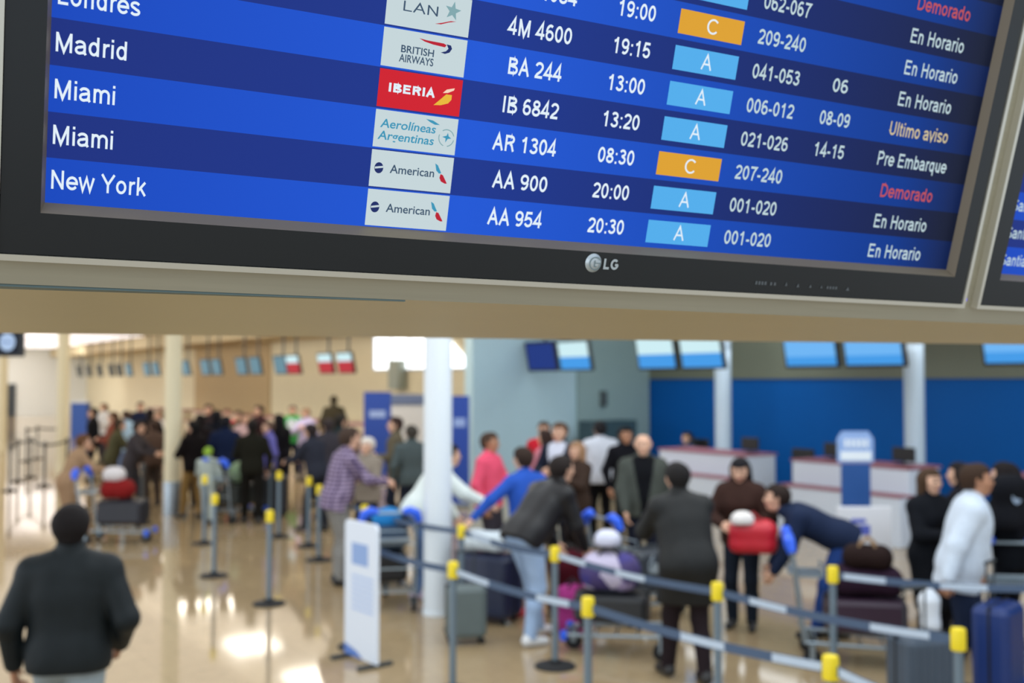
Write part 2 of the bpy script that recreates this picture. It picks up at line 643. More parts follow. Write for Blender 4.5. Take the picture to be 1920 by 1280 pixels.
    if ch == 'n':
        return .77, [[(L, 0), (L, .73)], [(L, .40)] + _arc(.385, .44, .385 - L, X - .44, 180, 0, 12) + [(.77 - L, 0)]]
    if ch == 'o':
        return .77, [bowl(.72, .05 + m)]
    if ch == 'q':
        return .77, [[(.67 - m, -.27), (.67 - m, .73)], bowl(.67, .05 + m)]
    if ch == 'r':
        return .48, [[(L, 0), (L, .73)], [(L, .40)] + _arc(.42, .42, .42 - L, X - .42, 180, 75, 8)]
    if ch == 's':
        return .70, [_arc(.35, .535, .235, .205 - m, 15, 245, 12) + _arc(.355, .20, .25, .20 - m, 70, -165, 12)]
    if ch == 't':
        return .40, [[(.03, .68), (.36, .68)], [(.18, .93), (.18, .18), (.24, B), (.37, B)]]
    if ch == 'u':
        return .77, [[(L, .73), (L, .32)] + _arc(.385, .32, .385 - L, .32 - m, 180, 360, 12) + [(.77 - L, .73)], [(.77 - L, .3), (.77 - L, 0)]]
    if ch == 'v':
        return .70, [[(.05, .74), (.35, .03), (.65, .74)]]
    if ch == 'w':
        return 1.0, [[(.05, .74), (.27, .03), (.50, .70), (.73, .03), (.95, .74)]]
    return .5, []


def thick(pts, t):
    """quads of a centre line given thickness t"""
    P = [np.array(p, float) for p in pts]
    closed = np.linalg.norm(P[0] - P[-1]) < 1e-6
    n = len(P)
    out = []
    for i in range(n):
        a = P[i - 1] if i > 0 else (P[-2] if closed else None)
        c = P[i + 1] if i < n - 1 else (P[1] if closed else None)
        ds = []
        if a is not None:
            v = P[i] - a
            ds.append(v / (np.linalg.norm(v) + 1e-9))
        if c is not None:
            v = c - P[i]
            ds.append(v / (np.linalg.norm(v) + 1e-9))
        d = sum(ds)
        d = d / (np.linalg.norm(d) + 1e-9)
        nrm = np.array([-d[1], d[0]])
        k = 1.0
        if len(ds) == 2:
            k = 1 / max(.38, float(np.dot(nrm, [-ds[0][1], ds[0][0]])))
        out.append((P[i] + nrm * t / 2 * k, P[i] - nrm * t / 2 * k))
    vs = [q for p in out for q in p]
    fs = [(2 * i, 2 * i + 1, 2 * i + 3, 2 * i + 2) for i in range(n - 1)]
    return vs, fs


def put_sign(b, s, x0, x1, base, cap, y=-.0009, mi=0, t=.145, sc=U):
    """stroke lettering from x0 to x1 (display rows)"""
    x, items = 0.0, []
    for ch in s:
        w, lines = glyph(ch, t)
        for l in lines:
            vs, fs = thick(l, t)
            items.append(([(p[0] + x, p[1]) for p in vs], fs))
        x += w + .03
    lo = min(p[0] for vs, _ in items for p in vs)
    hi = max(p[0] for vs, _ in items for p in vs)
    k = (x1 - x0) / (hi - lo)
    for vs, fs in items:
        b.add([((x0 + (p[0] - lo) * k) * sc, y, (base + p[1] * cap) * sc) for p in vs], fs, mi)


def flat(b, poly, y=-.0009, mi=0, sc=U):
    b.add([(x * sc, y, z * sc) for x, z in poly], [tuple(range(len(poly)))], mi)


def disc_poly(cx, cz, rx, rz, n=24, a0=0, a1=2 * PI):
    return [(cx + rx * math.cos(a0 + (a1 - a0) * i / n), cz + rz * math.sin(a0 + (a1 - a0) * i / n)) for i in range(n)]


def ring_poly(b, cx, cz, r0, r1, y, mi=0, a0=0.0, a1=2 * PI, n=32, sc=U):
    vs, fs = [], []
    for i in range(n + 1):
        a = a0 + (a1 - a0) * i / n
        for r in (r0, r1):
            vs.append(((cx + r * math.cos(a)) * sc, y, (cz + r * math.sin(a)) * sc))
    for i in range(n):
        fs.append((2 * i, 2 * i + 1, 2 * i + 3, 2 * i + 2))
    b.add(vs, fs, mi)


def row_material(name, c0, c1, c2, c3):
    """display rows: dimming at an oblique view put into a left-to-right emission ramp"""
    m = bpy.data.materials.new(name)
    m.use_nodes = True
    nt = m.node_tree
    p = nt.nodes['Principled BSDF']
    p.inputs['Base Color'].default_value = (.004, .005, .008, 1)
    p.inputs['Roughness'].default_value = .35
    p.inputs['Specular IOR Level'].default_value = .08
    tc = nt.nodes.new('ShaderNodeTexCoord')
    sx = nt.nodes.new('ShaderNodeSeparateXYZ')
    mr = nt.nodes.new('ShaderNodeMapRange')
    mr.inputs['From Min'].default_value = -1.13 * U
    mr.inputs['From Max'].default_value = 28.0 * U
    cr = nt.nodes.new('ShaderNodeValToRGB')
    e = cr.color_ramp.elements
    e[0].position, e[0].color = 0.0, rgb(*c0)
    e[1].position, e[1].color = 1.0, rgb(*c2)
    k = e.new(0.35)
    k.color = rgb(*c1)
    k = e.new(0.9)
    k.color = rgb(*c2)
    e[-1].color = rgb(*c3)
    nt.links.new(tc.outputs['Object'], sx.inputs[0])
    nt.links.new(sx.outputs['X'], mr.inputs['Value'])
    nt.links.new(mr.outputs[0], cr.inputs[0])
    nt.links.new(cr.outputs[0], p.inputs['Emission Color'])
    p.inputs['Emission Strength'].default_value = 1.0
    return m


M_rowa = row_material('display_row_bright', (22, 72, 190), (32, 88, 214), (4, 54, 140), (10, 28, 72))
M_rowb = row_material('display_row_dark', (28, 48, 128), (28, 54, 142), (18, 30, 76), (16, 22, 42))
G_white = glow('display_white_text', (226, 240, 250))
G_pale = glow('display_pale_text', (190, 212, 218))
G_red = glow('display_red_text', (190, 82, 88))
G_sand = glow('display_sand_text', (206, 190, 150))
G_cell = glow('display_logo_cell', (198, 214, 218))
G_sky = glow('display_badge_blue', (84, 174, 236))
G_amb = glow('display_badge_amber', (222, 162, 50))
G_iber = glow('display_red_cell', (208, 34, 48))
G_slate = glow('display_slate', (62, 84, 108))
G_navy = glow('display_navy', (34, 48, 104))
G_teal = glow('display_teal', (62, 150, 184))
G_grey = glow('display_grey', (130, 168, 174))
G_gold = glow('display_gold', (232, 186, 60))
G_crim = glow('display_crimson', (186, 34, 52))
M_bezel = mat('glossy_black_bezel', (24, 28, 31), rough=0.32, spec=0.45)
M_trim = mat('bezel_lip_reflection', (128, 116, 98), rough=0.5, metal=0.2)  # tan reflection on the black lip put into its base colour
M_silver = mat('silver_badge', (196, 206, 210), rough=0.35, metal=0.3)
M_led = mat('blue_power_led', (10, 10, 40), emit=(84, 70, 235), estr=1.6)

SX0, SX1, SZ0, SZ1 = -1.134, 28.05, 0.0, 16.5     # visible display
BX0, BX1, BZ0, BZ1 = -2.03, 28.78, -1.13, 17.5    # outside of the bezel
FY = -0.012                                       # bezel front, towards the viewer


def monitor_body(name, offset, label):
    root = bpy.data.objects.new(name, None)
    root.empty_display_size = .1
    COL.objects.link(root)
    root.matrix_world = fids(offset)
    tag(root, label, 'monitor', 'departure monitors in the steel housing')
    lip = .20
    b = MB()                                       # bezel: flat front ring and outer sides
    o_ = [(BX0, BZ0), (BX1, BZ0), (BX1, BZ1), (BX0, BZ1)]
    i_ = [(SX0 - .10, SZ0 - lip), (SX1 + .10, SZ0 - lip), (SX1 + .10, SZ1 + .2), (SX0 - .10, SZ1 + .2)]
    vs = [(x * U, FY, z * U) for x, z in o_] + [(x * U, FY, z * U) for x, z in i_] + [(x * U, .05, z * U) for x, z in o_]
    fs = []
    for k in range(4):
        l = (k + 1) % 4
        fs += [(k, l, 4 + l, 4 + k), (8 + k, 8 + l, l, k)]
    b.add(vs, fs)
    b.build('bezel', M_bezel, root, fixn=False)
    b = MB()                                       # sloping inner lip down to the screen
    s_ = [(SX0, SZ0), (SX1, SZ0), (SX1, SZ1), (SX0, SZ1)]
    b.add([(x * U, FY, z * U) for x, z in i_] + [(x * U, 0, z * U) for x, z in s_], [(k, (k + 1) % 4, 4 + (k + 1) % 4, 4 + k) for k in range(4)])
    b.build('inner_lip', M_trim, root, fixn=False)
    b = MB()
    b.box(BX0 * U, BX1 * U, .05, .10, BZ0 * U, BZ1 * U)
    b.build('back_cover', M_black, root)
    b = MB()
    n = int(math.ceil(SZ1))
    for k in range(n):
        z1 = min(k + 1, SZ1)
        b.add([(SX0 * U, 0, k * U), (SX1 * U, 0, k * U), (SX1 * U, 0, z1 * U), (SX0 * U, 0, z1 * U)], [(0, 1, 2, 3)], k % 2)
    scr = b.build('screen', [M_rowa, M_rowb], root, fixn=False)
    b = MB()
    flat(b, [(28.83, -1.03), (29.02, -1.03), (29.02, -.93), (28.83, -.93)], FY - .0006)
    b.build('power_light', M_led, root, fixn=False)
    return root, scr


mon, scr = monitor_body('departure_monitor', 0.0, 'black framed departures monitor listing flights to Madrid, Miami and New York')


def words(name, m, items, parent=scr, **kw):
    for it in items:
        b = MB()
        put_sign(b, *it, **kw)
        b.build(name, m, parent, fixn=False)


words('city_name', G_white, [('New York', -1.02, .99, .32, .42), ('Miami', -1.02, .22, 1.31, .42), ('Miami', -1.02, .22, 2.30, .42), ('Madrid', -1.03, .42, 3.30, .41), ('Londres', -1.02, .66, 4.29, .42)])
words('flight_number', G_white, [('AA 954', 9.82, 11.50, .31, .43), ('AA 900', 9.83, 11.52, 1.31, .43), ('AR 1304', 9.70, 11.65, 2.31, .43), ('IB 6842', 9.87, 11.57, 3.31, .43),
                                 ('BA 244', 9.89, 11.51, 4.31, .43), ('4M 4600', 9.71, 11.67, 5.31, .43), ('LA 4034', 9.80, 11.68, 6.31, .43)], t=.165)
words('departure_time', G_white, [(t, 13.02, 14.24, k + .31, .43) for k, t in enumerate(['20:30', '20:00', '08:30', '13:20', '13:00', '19:15', '19:00'])], t=.165)
words('desk_range', G_pale, [(t, 17.96, 19.81, k + .29, .43) for k, t in enumerate(['001-020', '001-020', '207-240', '021-026', '006-012', '041-053', '209-240', '062-067'])], t=.165)
words('boarding_gate', G_pale, [('14-15', 20.92, 22.18, 3.29, .43), ('08-09', 20.90, 22.17, 4.28, .43), ('06', 21.19, 21.83, 5.31, .42)], t=.165)
words('flight_status', G_pale, [('En Horario', 24.1, 26.58, k + .24, .45) for k in (0, 1, 5, 6, 7)] + [('Pre Embarque', 23.7, 26.96, 3.28, .45)], t=.15)
words('flight_status', G_red, [('Demorado', 24.12, 26.57, k + .26, .44) for k in (2, 8)], t=.15)
words('flight_status', G_sand, [('Ultimo aviso', 23.93, 26.72, 4.28, .44)], t=.15)
for k, t in enumerate('AACAAACA'):
    b = MB()
    flat(b, [(15.07, k + .15), (17.37, k + .15), (17.37, k + .82), (15.07, k + .82)], -.0008, 0)
    put_sign(b, t, 16.04, 16.42, k + .28, .43, y=-.0016, mi=1, t=.12)
    b.build('terminal_badge', [G_amb if t == 'C' else G_sky, G_white], scr, fixn=False)


def logo_cell(k, m0, others):
    b = MB()
    flat(b, [(6.36, k + .04), (8.635, k + .04), (8.635, k + .97), (6.36, k + .97)], -.0008, 0)
    return b, [m0] + others


def wings(b, dx, k, mi, pts, y=-.0016):
    flat(b, [(x + dx, z + k) for x, z in pts], y, mi)


# two identical cells: round alliance mark, grey word, blue-and-red tail mark
for k in (0, 1):
    b, ms = logo_cell(k, G_cell, [G_navy, G_slate, G_teal, G_crim])
    flat(b, disc_poly(6.58, k + .52, .12, .14), -.0014, 1)
    flat(b, [(6.47, k + .49), (6.69, k + .53), (6.69, k + .58), (6.47, k + .54)], -.0018, 0)
    put_text(b, 'American', 6.88, 8.11, k + .42, .21, y=-.0016, mi=2, bold=.012)
    wings(b, 0, k, 3, [(8.11, .78), (8.19, .74), (8.31, .54), (8.24, .53), (8.16, .60)])
    wings(b, 0, k, 4, [(8.29, .52), (8.36, .50), (8.50, .29), (8.44, .28), (8.32, .33), (8.27, .42)])
    b.build('airline_logo', ms, scr, fixn=False)
# teal two-line italic word with a small bird and a thin ring
b, ms = logo_cell(2, G_cell, [G_teal, G_grey])
put_text(b, 'Aerolíneas', 6.50, 8.02, 2.54, .21, y=-.0016, mi=1, bold=.014, shear=.12)
put_text(b, 'Argentinas', 6.46, 8.00, 2.24, .21, y=-.0016, mi=1, bold=.014, shear=.12)
flat(b, [(7.72, 2.88), (7.92, 2.86), (8.12, 2.77), (7.98, 2.76), (7.84, 2.81)], -.0016, 1)
ring_poly(b, 8.34, 2.46, .20, .225, -.0016, 2, .3, 2.2)
ring_poly(b, 8.34, 2.46, .20, .225, -.0016, 2, 2.8, 4.4)
ring_poly(b, 8.34, 2.46, .20, .225, -.0016, 2, 4.9, 6.1)
flat(b, [(8.22, 2.48), (8.34, 2.52), (8.37, 2.60), (8.40, 2.51), (8.48, 2.46), (8.38, 2.44), (8.32, 2.34), (8.32, 2.45)], -.0016, 1)
b.build('airline_logo', ms, scr, fixn=False)
# red cell, white bold word, white and yellow tail mark
b, ms = logo_cell(3, G_iber, [G_white, G_gold, glow('display_peach', (246, 214, 190))])
put_sign(b, 'IBERIA', 6.63, 7.89, 3.43, .22, y=-.0016, mi=1, t=.23)
flat(b, [(8.10, 3.58), (8.20, 3.68), (8.42, 3.74), (8.40, 3.68), (8.24, 3.60)], -.0016, 3)
flat(b, [(7.88, 3.25), (8.08, 3.27), (8.28, 3.34), (8.36, 3.44), (8.36, 3.56), (8.20, 3.56), (8.08, 3.44)], -.0016, 2)
b.build('airline_logo', ms, scr, fixn=False)
# dark two-line word under a red and navy ribbon
b, ms = logo_cell(4, G_cell, [G_slate, G_crim, G_navy])
put_text(b, 'BRITISH', 6.85, 7.74, 4.43, .17, y=-.0016, mi=1, bold=.016)
put_text(b, 'AIRWAYS', 6.82, 7.75, 4.20, .18, y=-.0016, mi=1, bold=.016)
flat(b, [(7.30, 4.83), (7.52, 4.81), (7.98, 4.80), (8.06, 4.77), (8.02, 4.71), (7.70, 4.73), (7.45, 4.77)], -.0016, 2)
flat(b, [(8.06, 4.79), (8.18, 4.78), (8.22, 4.70), (8.16, 4.60), (8.04, 4.55), (7.92, 4.57), (8.06, 4.62), (8.12, 4.69)], -.0016, 3)
b.build('airline_logo', ms, scr, fixn=False)
# thin dark word, pale star, red stroke
b, ms = logo_cell(5, G_cell, [G_slate, G_grey, G_crim])
put_sign(b, 'LAN', 6.80, 7.73, 5.42, .24, y=-.0016, mi=1, t=.12)
star = []
for i in range(10):
    a = PI / 2 + i * PI / 5 - .12
    r = .23 if i % 2 == 0 else .095
    star.append((8.13 + r * math.cos(a), 5.62 + r * math.sin(a) * 1.05))
cx_, cz_ = 8.13, 5.62
b.add([(cx_ * U, -.0016, cz_ * U)] + [(x * U, -.0016, z * U) for x, z in star], [(0, i + 1, (i + 1) % 10 + 1) for i in range(10)], 2)
flat(b, [(7.67, 5.24), (7.86, 5.29), (8.10, 5.37), (8.26, 5.38), (8.06, 5.33), (7.84, 5.25)], -.0016, 3)
b.build('airline_logo', ms, scr, fixn=False)

# maker's badge on the bezel: shaded ball with a pale G shape, then two letters
b = MB()
n = 28
vs = [(13.18 * U, FY - .004, -.52 * U)]
for rr, yy in ((.10, .0038), (.2, .0026), (.27, .0)):
    vs += [((13.18 + rr * math.cos(2 * PI * i / n)) * U, FY - yy - .0002, (-.52 + rr * math.sin(2 * PI * i / n)) * U) for i in range(n)]
fs = [(0, 1 + i, 1 + (i + 1) % n) for i in range(n)]
for r_ in range(2):
    fs += [(1 + r_ * n + i, 1 + (r_ + 1) * n + i, 1 + (r_ + 1) * n + (i + 1) % n, 1 + r_ * n + (i + 1) % n) for i in range(n)]
b.add(vs, fs, 0)
ring_poly(b, 13.18, -.52, .165, .195, FY - .0042, 1, .6, 2 * PI, 28)
flat(b, [(13.18, -.52), (13.36, -.52), (13.36, -.495), (13.18, -.495)], FY - .0042, 1)
flat(b, [(13.14, -.43), (13.17, -.43), (13.17, -.62), (13.14, -.62)], FY - .0046, 1)
flat(b, [(13.17, -.62), (13.23, -.62), (13.23, -.59), (13.17, -.59)], FY - .0046, 1)
put_sign(b, 'LG', 13.52, 14.03, -.68, .31, y=FY - .001, mi=2, t=.22)
b.build('brand_badge', [M_silver, mat('badge_shade', (120, 140, 146), rough=.4), M_silver], mon, fixn=False)
# faint touch-key marks
M_key = mat('faint_key_print', (92, 98, 102), rough=.5)
for x0, x1, z0, z1 in ((19.21, 19.70, -.87, -.76), (19.81, 20.12, -.87, -.77), (20.43, 20.53, -.86, -.73), (20.92, 21.04, -.88, -.75), (21.45, 21.57, -.87, -.77), (21.94, 22.04, -.87, -.77), (22.22, 22.72, -.88, -.79), (23.08, 23.24, -.90, -.78)):
    b = MB()
    if x1 - x0 > .25:
        k = int((x1 - x0) / .11)
        for i in range(k):
            xx = x0 + (x1 - x0) * i / k
            flat(b, [(xx, z0), (xx + .085, z0), (xx + .085, z1), (xx, z1)], FY - .0006)
    else:
        xm = (x0 + x1) / 2
        flat(b, [(x0, z0), (x1, z0), (xm, z1)], FY - .0006)
    b.build('touch_key', M_key, mon, fixn=False)

mon2, scr2 = monitor_body('departure_monitor', 31.78, 'second departures monitor, only its dark bezel edge showing past the steel divider')
words('city_name', G_pale, [('Santiago', -1.02, .95, k + .32, .42) for k in (0, 1, 2)], parent=scr2)

# brushed steel housing round the monitors
M_fasc = brushed('fascia_steel', (172, 166, 146), rough=.42, metal=.55, stretch=(2, 60, 60))
M_lipc = mat('bright_steel_edge', (214, 210, 196), rough=.28, metal=.6)
M_soff = mat('tan_soffit_metal', (196, 186, 152), rough=.5, metal=.15, noise=.05, scale=3)
M_shad = mat('return_gap_shade', (92, 112, 112), rough=.55)
house = bpy.data.objects.new('display_housing', None)
COL.objects.link(house)
house.matrix_world = fids(0)
tag(house, 'brushed steel overhead housing framing both departures monitors with a tan soffit', 'display housing')
HX0, HX1, HZ0, HZ1 = -14.0, 70.0, -1.86, 19.0
g = .02
opens = [(BX0 - g, BX1 + g), (BX0 + 31.78 - g, BX1 + 31.78 + g)]
b = MB()
def strip(x0, x1, z0, z1):
    b.box(x0 * U, x1 * U, -.004, .03, z0 * U, z1 * U)
strip(HX0, HX1, HZ0, BZ0 - g)
strip(HX0, HX1, BZ1 + g, HZ1)
strip(HX0, opens[0][0], BZ0 - g, BZ1 + g)
strip(opens[0][1], opens[1][0], BZ0 - g, BZ1 + g)
strip(opens[1][1], HX1, BZ0 - g, BZ1 + g)
b.build('fascia', M_fasc, house)
for x0, x1 in opens:
    b = MB()
    w = .14
    for q in ((x0 - w, x1 + w, BZ0 - g - w, BZ0 - g), (x0 - w, x1 + w, BZ1 + g, BZ1 + g + w), (x0 - w, x0, BZ0 - g, BZ1 + g), (x1, x1 + w, BZ0 - g, BZ1 + g)):
        b.box(q[0] * U, q[1] * U, -.014, -.004, q[2] * U, q[3] * U)
    b.build('edge_lip', M_lipc, house)
b = MB()
b.box(HX0 * U, HX1 * U, .03, .05, HZ0 * U, HZ1 * U)
# the housing's back box stands behind the monitors
b.box(HX0 * U, HX1 * U, .12, .30, (HZ0 + 1.2) * U, HZ1 * U)
b.v = [(x, y, z) for x, y, z in b.v]
bb = MB()
bb.box(HX0 * U, HX1 * U, .12, .30, (HZ0 + .6) * U, HZ1 * U)
bb.build('back_box', M_dkgray, house)

# the level soffit behind and under the fascia (world space, then parented)
zs = None
inv = house.matrix_world.inverted()
def on_fascia(px, py):
    """point where the sight line meets the fascia plane"""
    d = Vector(ray(px, py))
    nrm = FIDS_R.to_3x3() @ Vector((0, 1, 0))
    o0 = Vector((0, 0, CAMZ))
    t = (FIDS_O - o0).dot(nrm) / d.dot(nrm)
    return o0 + d * t
seam = [on_fascia(0, 525), on_fascia(600, 555), on_fascia(1300, 588)]
ZS = sum(p.z for p in seam) / 3
front_a, front_b = at_height(-200, 543, ZS + .004), at_height(1980, 612, ZS + .004)
rear_a, rear_b = at_height(0, 622, ZS + .004), at_height(1900, 643.5, ZS + .004)
def along(a, b_, t):
    return Vector(a) + (Vector(b_) - Vector(a)) * t
ra, rb = along(rear_a, rear_b, -.6), along(rear_a, rear_b, 1.6)
fa, fb = on_fascia(-700, 525 - 700 * .05), on_fascia(2600, 655)
edge = FIDS_R.to_3x3() @ Vector((1, 0, 0))
base = seam[1]
fa, fb = base - edge * 1.2, base + edge * 2.6
fa = Vector((fa.x, fa.y, ZS)); fb = Vector((fb.x, fb.y, ZS))
back = Vector((-edge.y, edge.x, 0)).normalized()
fa2, fb2 = fa + back * .005, fb + back * .005
b = MB()
top = .55
quad = [fa + back * .02, fb + back * .02, rb, ra]
vs = [tuple(inv @ Vector((p.x, p.y, ZS + .003))) for p in quad] + [tuple(inv @ Vector((p.x, p.y, ZS + .06))) for p in quad]
b.add(vs, [(0, 1, 2, 3), (7, 6, 5, 4), (0, 4, 5, 1), (1, 5, 6, 2), (2, 6, 7, 3), (3, 7, 4, 0)])
b.build('soffit', M_soff, house)
# rear face of the canopy rising behind the soffit
b = MB()
q2 = [rb, ra, ra + back * .03, rb + back * .03]
vs = [tuple(inv @ Vector((p.x, p.y, ZS + .003))) for p in q2] + [tuple(inv @ Vector((p.x, p.y, ZS + 1.2))) for p in q2]
b.add(vs, [(0, 1, 2, 3), (7, 6, 5, 4), (0, 4, 5, 1), (1, 5, 6, 2), (2, 6, 7, 3), (3, 7, 4, 0)])
b.build('rear_panel', M_soff, house)
# thin return under the fascia, its dark grey standing for the shadow gap, wedge shaped as the soffit turns away from the list's direction
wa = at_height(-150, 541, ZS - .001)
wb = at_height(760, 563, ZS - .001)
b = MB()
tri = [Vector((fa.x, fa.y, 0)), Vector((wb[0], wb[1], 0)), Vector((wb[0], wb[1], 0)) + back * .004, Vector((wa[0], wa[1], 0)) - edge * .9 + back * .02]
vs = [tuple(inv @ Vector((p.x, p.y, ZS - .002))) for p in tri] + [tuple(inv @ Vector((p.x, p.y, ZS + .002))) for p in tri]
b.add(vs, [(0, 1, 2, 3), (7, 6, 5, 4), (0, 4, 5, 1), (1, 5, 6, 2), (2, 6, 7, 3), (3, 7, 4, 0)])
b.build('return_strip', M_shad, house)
# hangers up to the ceiling
for t in (.15, .85):
    p = fa + (fb - fa) * t + back * .35
    b = MB()
    q = inv @ Vector((p.x, p.y, ZS + .5))
    r = inv @ Vector((p.x, p.y, 4.6))
    b.tube([q, r], .025)
    b.build('hanger', M_dkgray, house)


# ------------------------------------------------------------------ queue barriers
M_post = mat('slate_post', (112, 128, 140), rough=.4, metal=.5)
M_dpost = mat('dark_post', (66, 66, 64), rough=.5, metal=.3)
M_yel = mat('yellow_barrier_head', (232, 206, 22), rough=.45)
M_belt = mat('slate_belt', (72, 90, 116), rough=.8)
M_lab = mat('pale_belt_print', (184, 198, 214), rough=.8, noise=.12, scale=60)
M_cap = mat('grey_cap', (150, 160, 168), rough=.5)
POST = {}


def stanchion(key, px, D, label, dark=False, group='queue barrier posts'):
    p = at_depth(px, HORIZON, D)
    o = empty('barrier_post', (p[0], p[1], 0), 0, label, 'barrier post', group)
    b = MB()
    b.lathe([(.17, 0), (.17, .012), (.155, .022), (.05, .034), (.045, .06)], n=28)
    b.build('base', M_rubber, o, True)
    b = MB()
    b.lathe([(.027, .03), (.027, .86)], n=20)
    b.build('post', M_dpost if dark else M_post, o, True)
    b = MB()
    b.lathe([(.032, .855), (.041, .862), (.041, .965), (.036, .978), (.02, .982)], n=20)
    b.build('head', M_dpost if dark else M_yel, o, True)
    POST[key] = (o, Vector((p[0], p[1], 0)))
    return o


def belt(a, b_, prints=(), end=None, m=None):
    """belt pulled from post a to post b; prints: (from, to) fractions with pale lettering panels"""
    o, pa = POST[a]
    pb = POST[b_][1] if end is None else Vector(end)
    d = pb - pa
    L = d.length
    t = d.normalized()
    q = Vector((-t.y, t.x, 0))
    n = 14
    def pos(u):
        return t * (u * L) + Vector((0, 0, .915 - .03 * math.sin(PI * u)))
    mb = MB()
    for side in (-.0014, .0014):
        pass
    us = [.046 / L + (1 - .092 / L) * i / n for i in range(n + 1)]
    vs, fs = [], []
    for u in us:
        p = pos(u)
        for dy, dz in ((-.0014, -.026), (.0014, -.026), (.0014, .026), (-.0014, .026)):
            vs.append(tuple(p + q * dy + Vector((0, 0, dz))))
    for i in range(n):
        for k in range(4):
            l = (k + 1) % 4
            fs.append((4 * i + k, 4 * i + l, 4 * i + 4 + l, 4 * i + 4 + k))
    fs += [(0, 1, 2, 3), (4 * n, 4 * n + 1, 4 * n + 2, 4 * n + 3)]
    mb.add(vs, fs)
    bo = mb.build('belt', m or M_belt, o)
    for u0, u1 in prints:
        mb = MB()
        vs, fs = [], []
        k = 5
        for i in range(k + 1):
            p = pos(u0 + (u1 - u0) * i / k)
            for dy, dz in ((-.0022, -.021), (.0022, -.021), (.0022, .021), (-.0022, .021)):
                vs.append(tuple(p + q * dy + Vector((0, 0, dz))))
        for i in range(k):
            for j in range(4):
                l = (j + 1) % 4
                fs.append((4 * i + j, 4 * i + l, 4 * i + 4 + l, 4 * i + 4 + j))
        fs += [(0, 1, 2, 3), (4 * k, 4 * k + 1, 4 * k + 2, 4 * k + 3)]
        mb.add(vs, fs)
        mb.build('belt_print', M_lab, bo)


def sd(ytop):
    return FPX * 1.37 / (ytop - HORIZON)


stanchion('a', 850, sd(1050), 'yellow-topped barrier post just in front of the white column')
stanchion('b', 1040, sd(1022), 'yellow-topped barrier post with its round base beside the white sneakers')
stanchion('c', 1101, sd(1115), 'yellow-topped barrier post in front of the cart with the purple patterned bag')
stanchion('d', 1342, sd(1088), 'yellow-topped barrier post in front of the stooping person in a dark coat')
stanchion('e', 1557, sd(1058), 'yellow-topped barrier post beside the dark plum bags on a cart')
stanchion('f', 1551, sd(1222), 'yellow-topped barrier post nearest the camera, only its top in frame')
stanchion('g', 1789, sd(1172), 'yellow-topped barrier post in front of the man in the pale hoodie')
stanchion('h', 866, sd(982), 'yellow-topped barrier post just behind the white column near the bending man in white')
stanchion('i', 508, sd(955), 'yellow-topped barrier post alone on the open floor with a full dark base')
stanchion('j', 405, sd(925), 'yellow-topped barrier post on the open floor nearest the steel-sleeved cream column')
stanchion('k', 685, sd(945), 'yellow-topped barrier post behind the white poster stand')
stanchion('l', 600, sd(908), 'yellow-topped barrier post beside the man in the plaid shirt')
stanchion('m', 581, sd(893), 'yellow-topped barrier post standing next to the one by the plaid shirt')
stanchion('n', 525, sd(883), 'distant yellow-topped barrier post beside the black upright suitcase')
stanchion('o', 508, sd(862), 'most distant yellow-topped barrier post, behind the black upright suitcase')
stanchion('p', 386, sd(890), 'yellow-topped barrier post in front of the green-topped traveller')
stanchion('q', 672, 9.2, 'barrier post hidden behind the lower poster stand panel')
stanchion('edge', 1990, sd(1083), 'yellow-topped barrier post just outside the frame past the hoodie man')
stanchion('near', 1880, 4.3, 'yellow-topped barrier post just below the frame')
belt('a', 'c', ((.04, .30), (.66, .88)))
belt('c', 'f', ((.44, .62), (.80, .97)))
belt('f', 'near', ((.06, .32),))
belt('b', 'd', ((.03, .22), (.42, .60)))
belt('d', 'g', ((.16, .33), (.68, .90)))
belt('e', 'edge', ((.05, .24), (.48, .68)))
belt('h', 'b', ((.12, .34),))
belt('q', 'a', ())
belt('k', 'h', ())
belt('l', 'k', ())
for i, (px, D) in enumerate(((22, 22.0), (36, 24.0), (60, 25.0), (86, 23.0), (128, 24.5), (52, 30.0), (72, 31.0), (128, 31.0), (262, 20.5), (270, 17.0))):
    stanchion('far%d' % i, px, D, 'thin dark barrier post in the distant empty queue near the pale far wall' if i < 8 else ('dark barrier post behind the loaded cart by the cream column' if i == 8 else 'dark barrier post between the loaded cart and the cream column'), dark=True,
              group='dark posts of the far queue' if i < 8 else 'queue barrier posts')
for a, b_ in (('far0', 'far1'), ('far1', 'far2'), ('far2', 'far3'), ('far3', 'far4'), ('far5', 'far6'), ('far6', 'far7')):
    belt(a, b_, (), m=M_dpost)

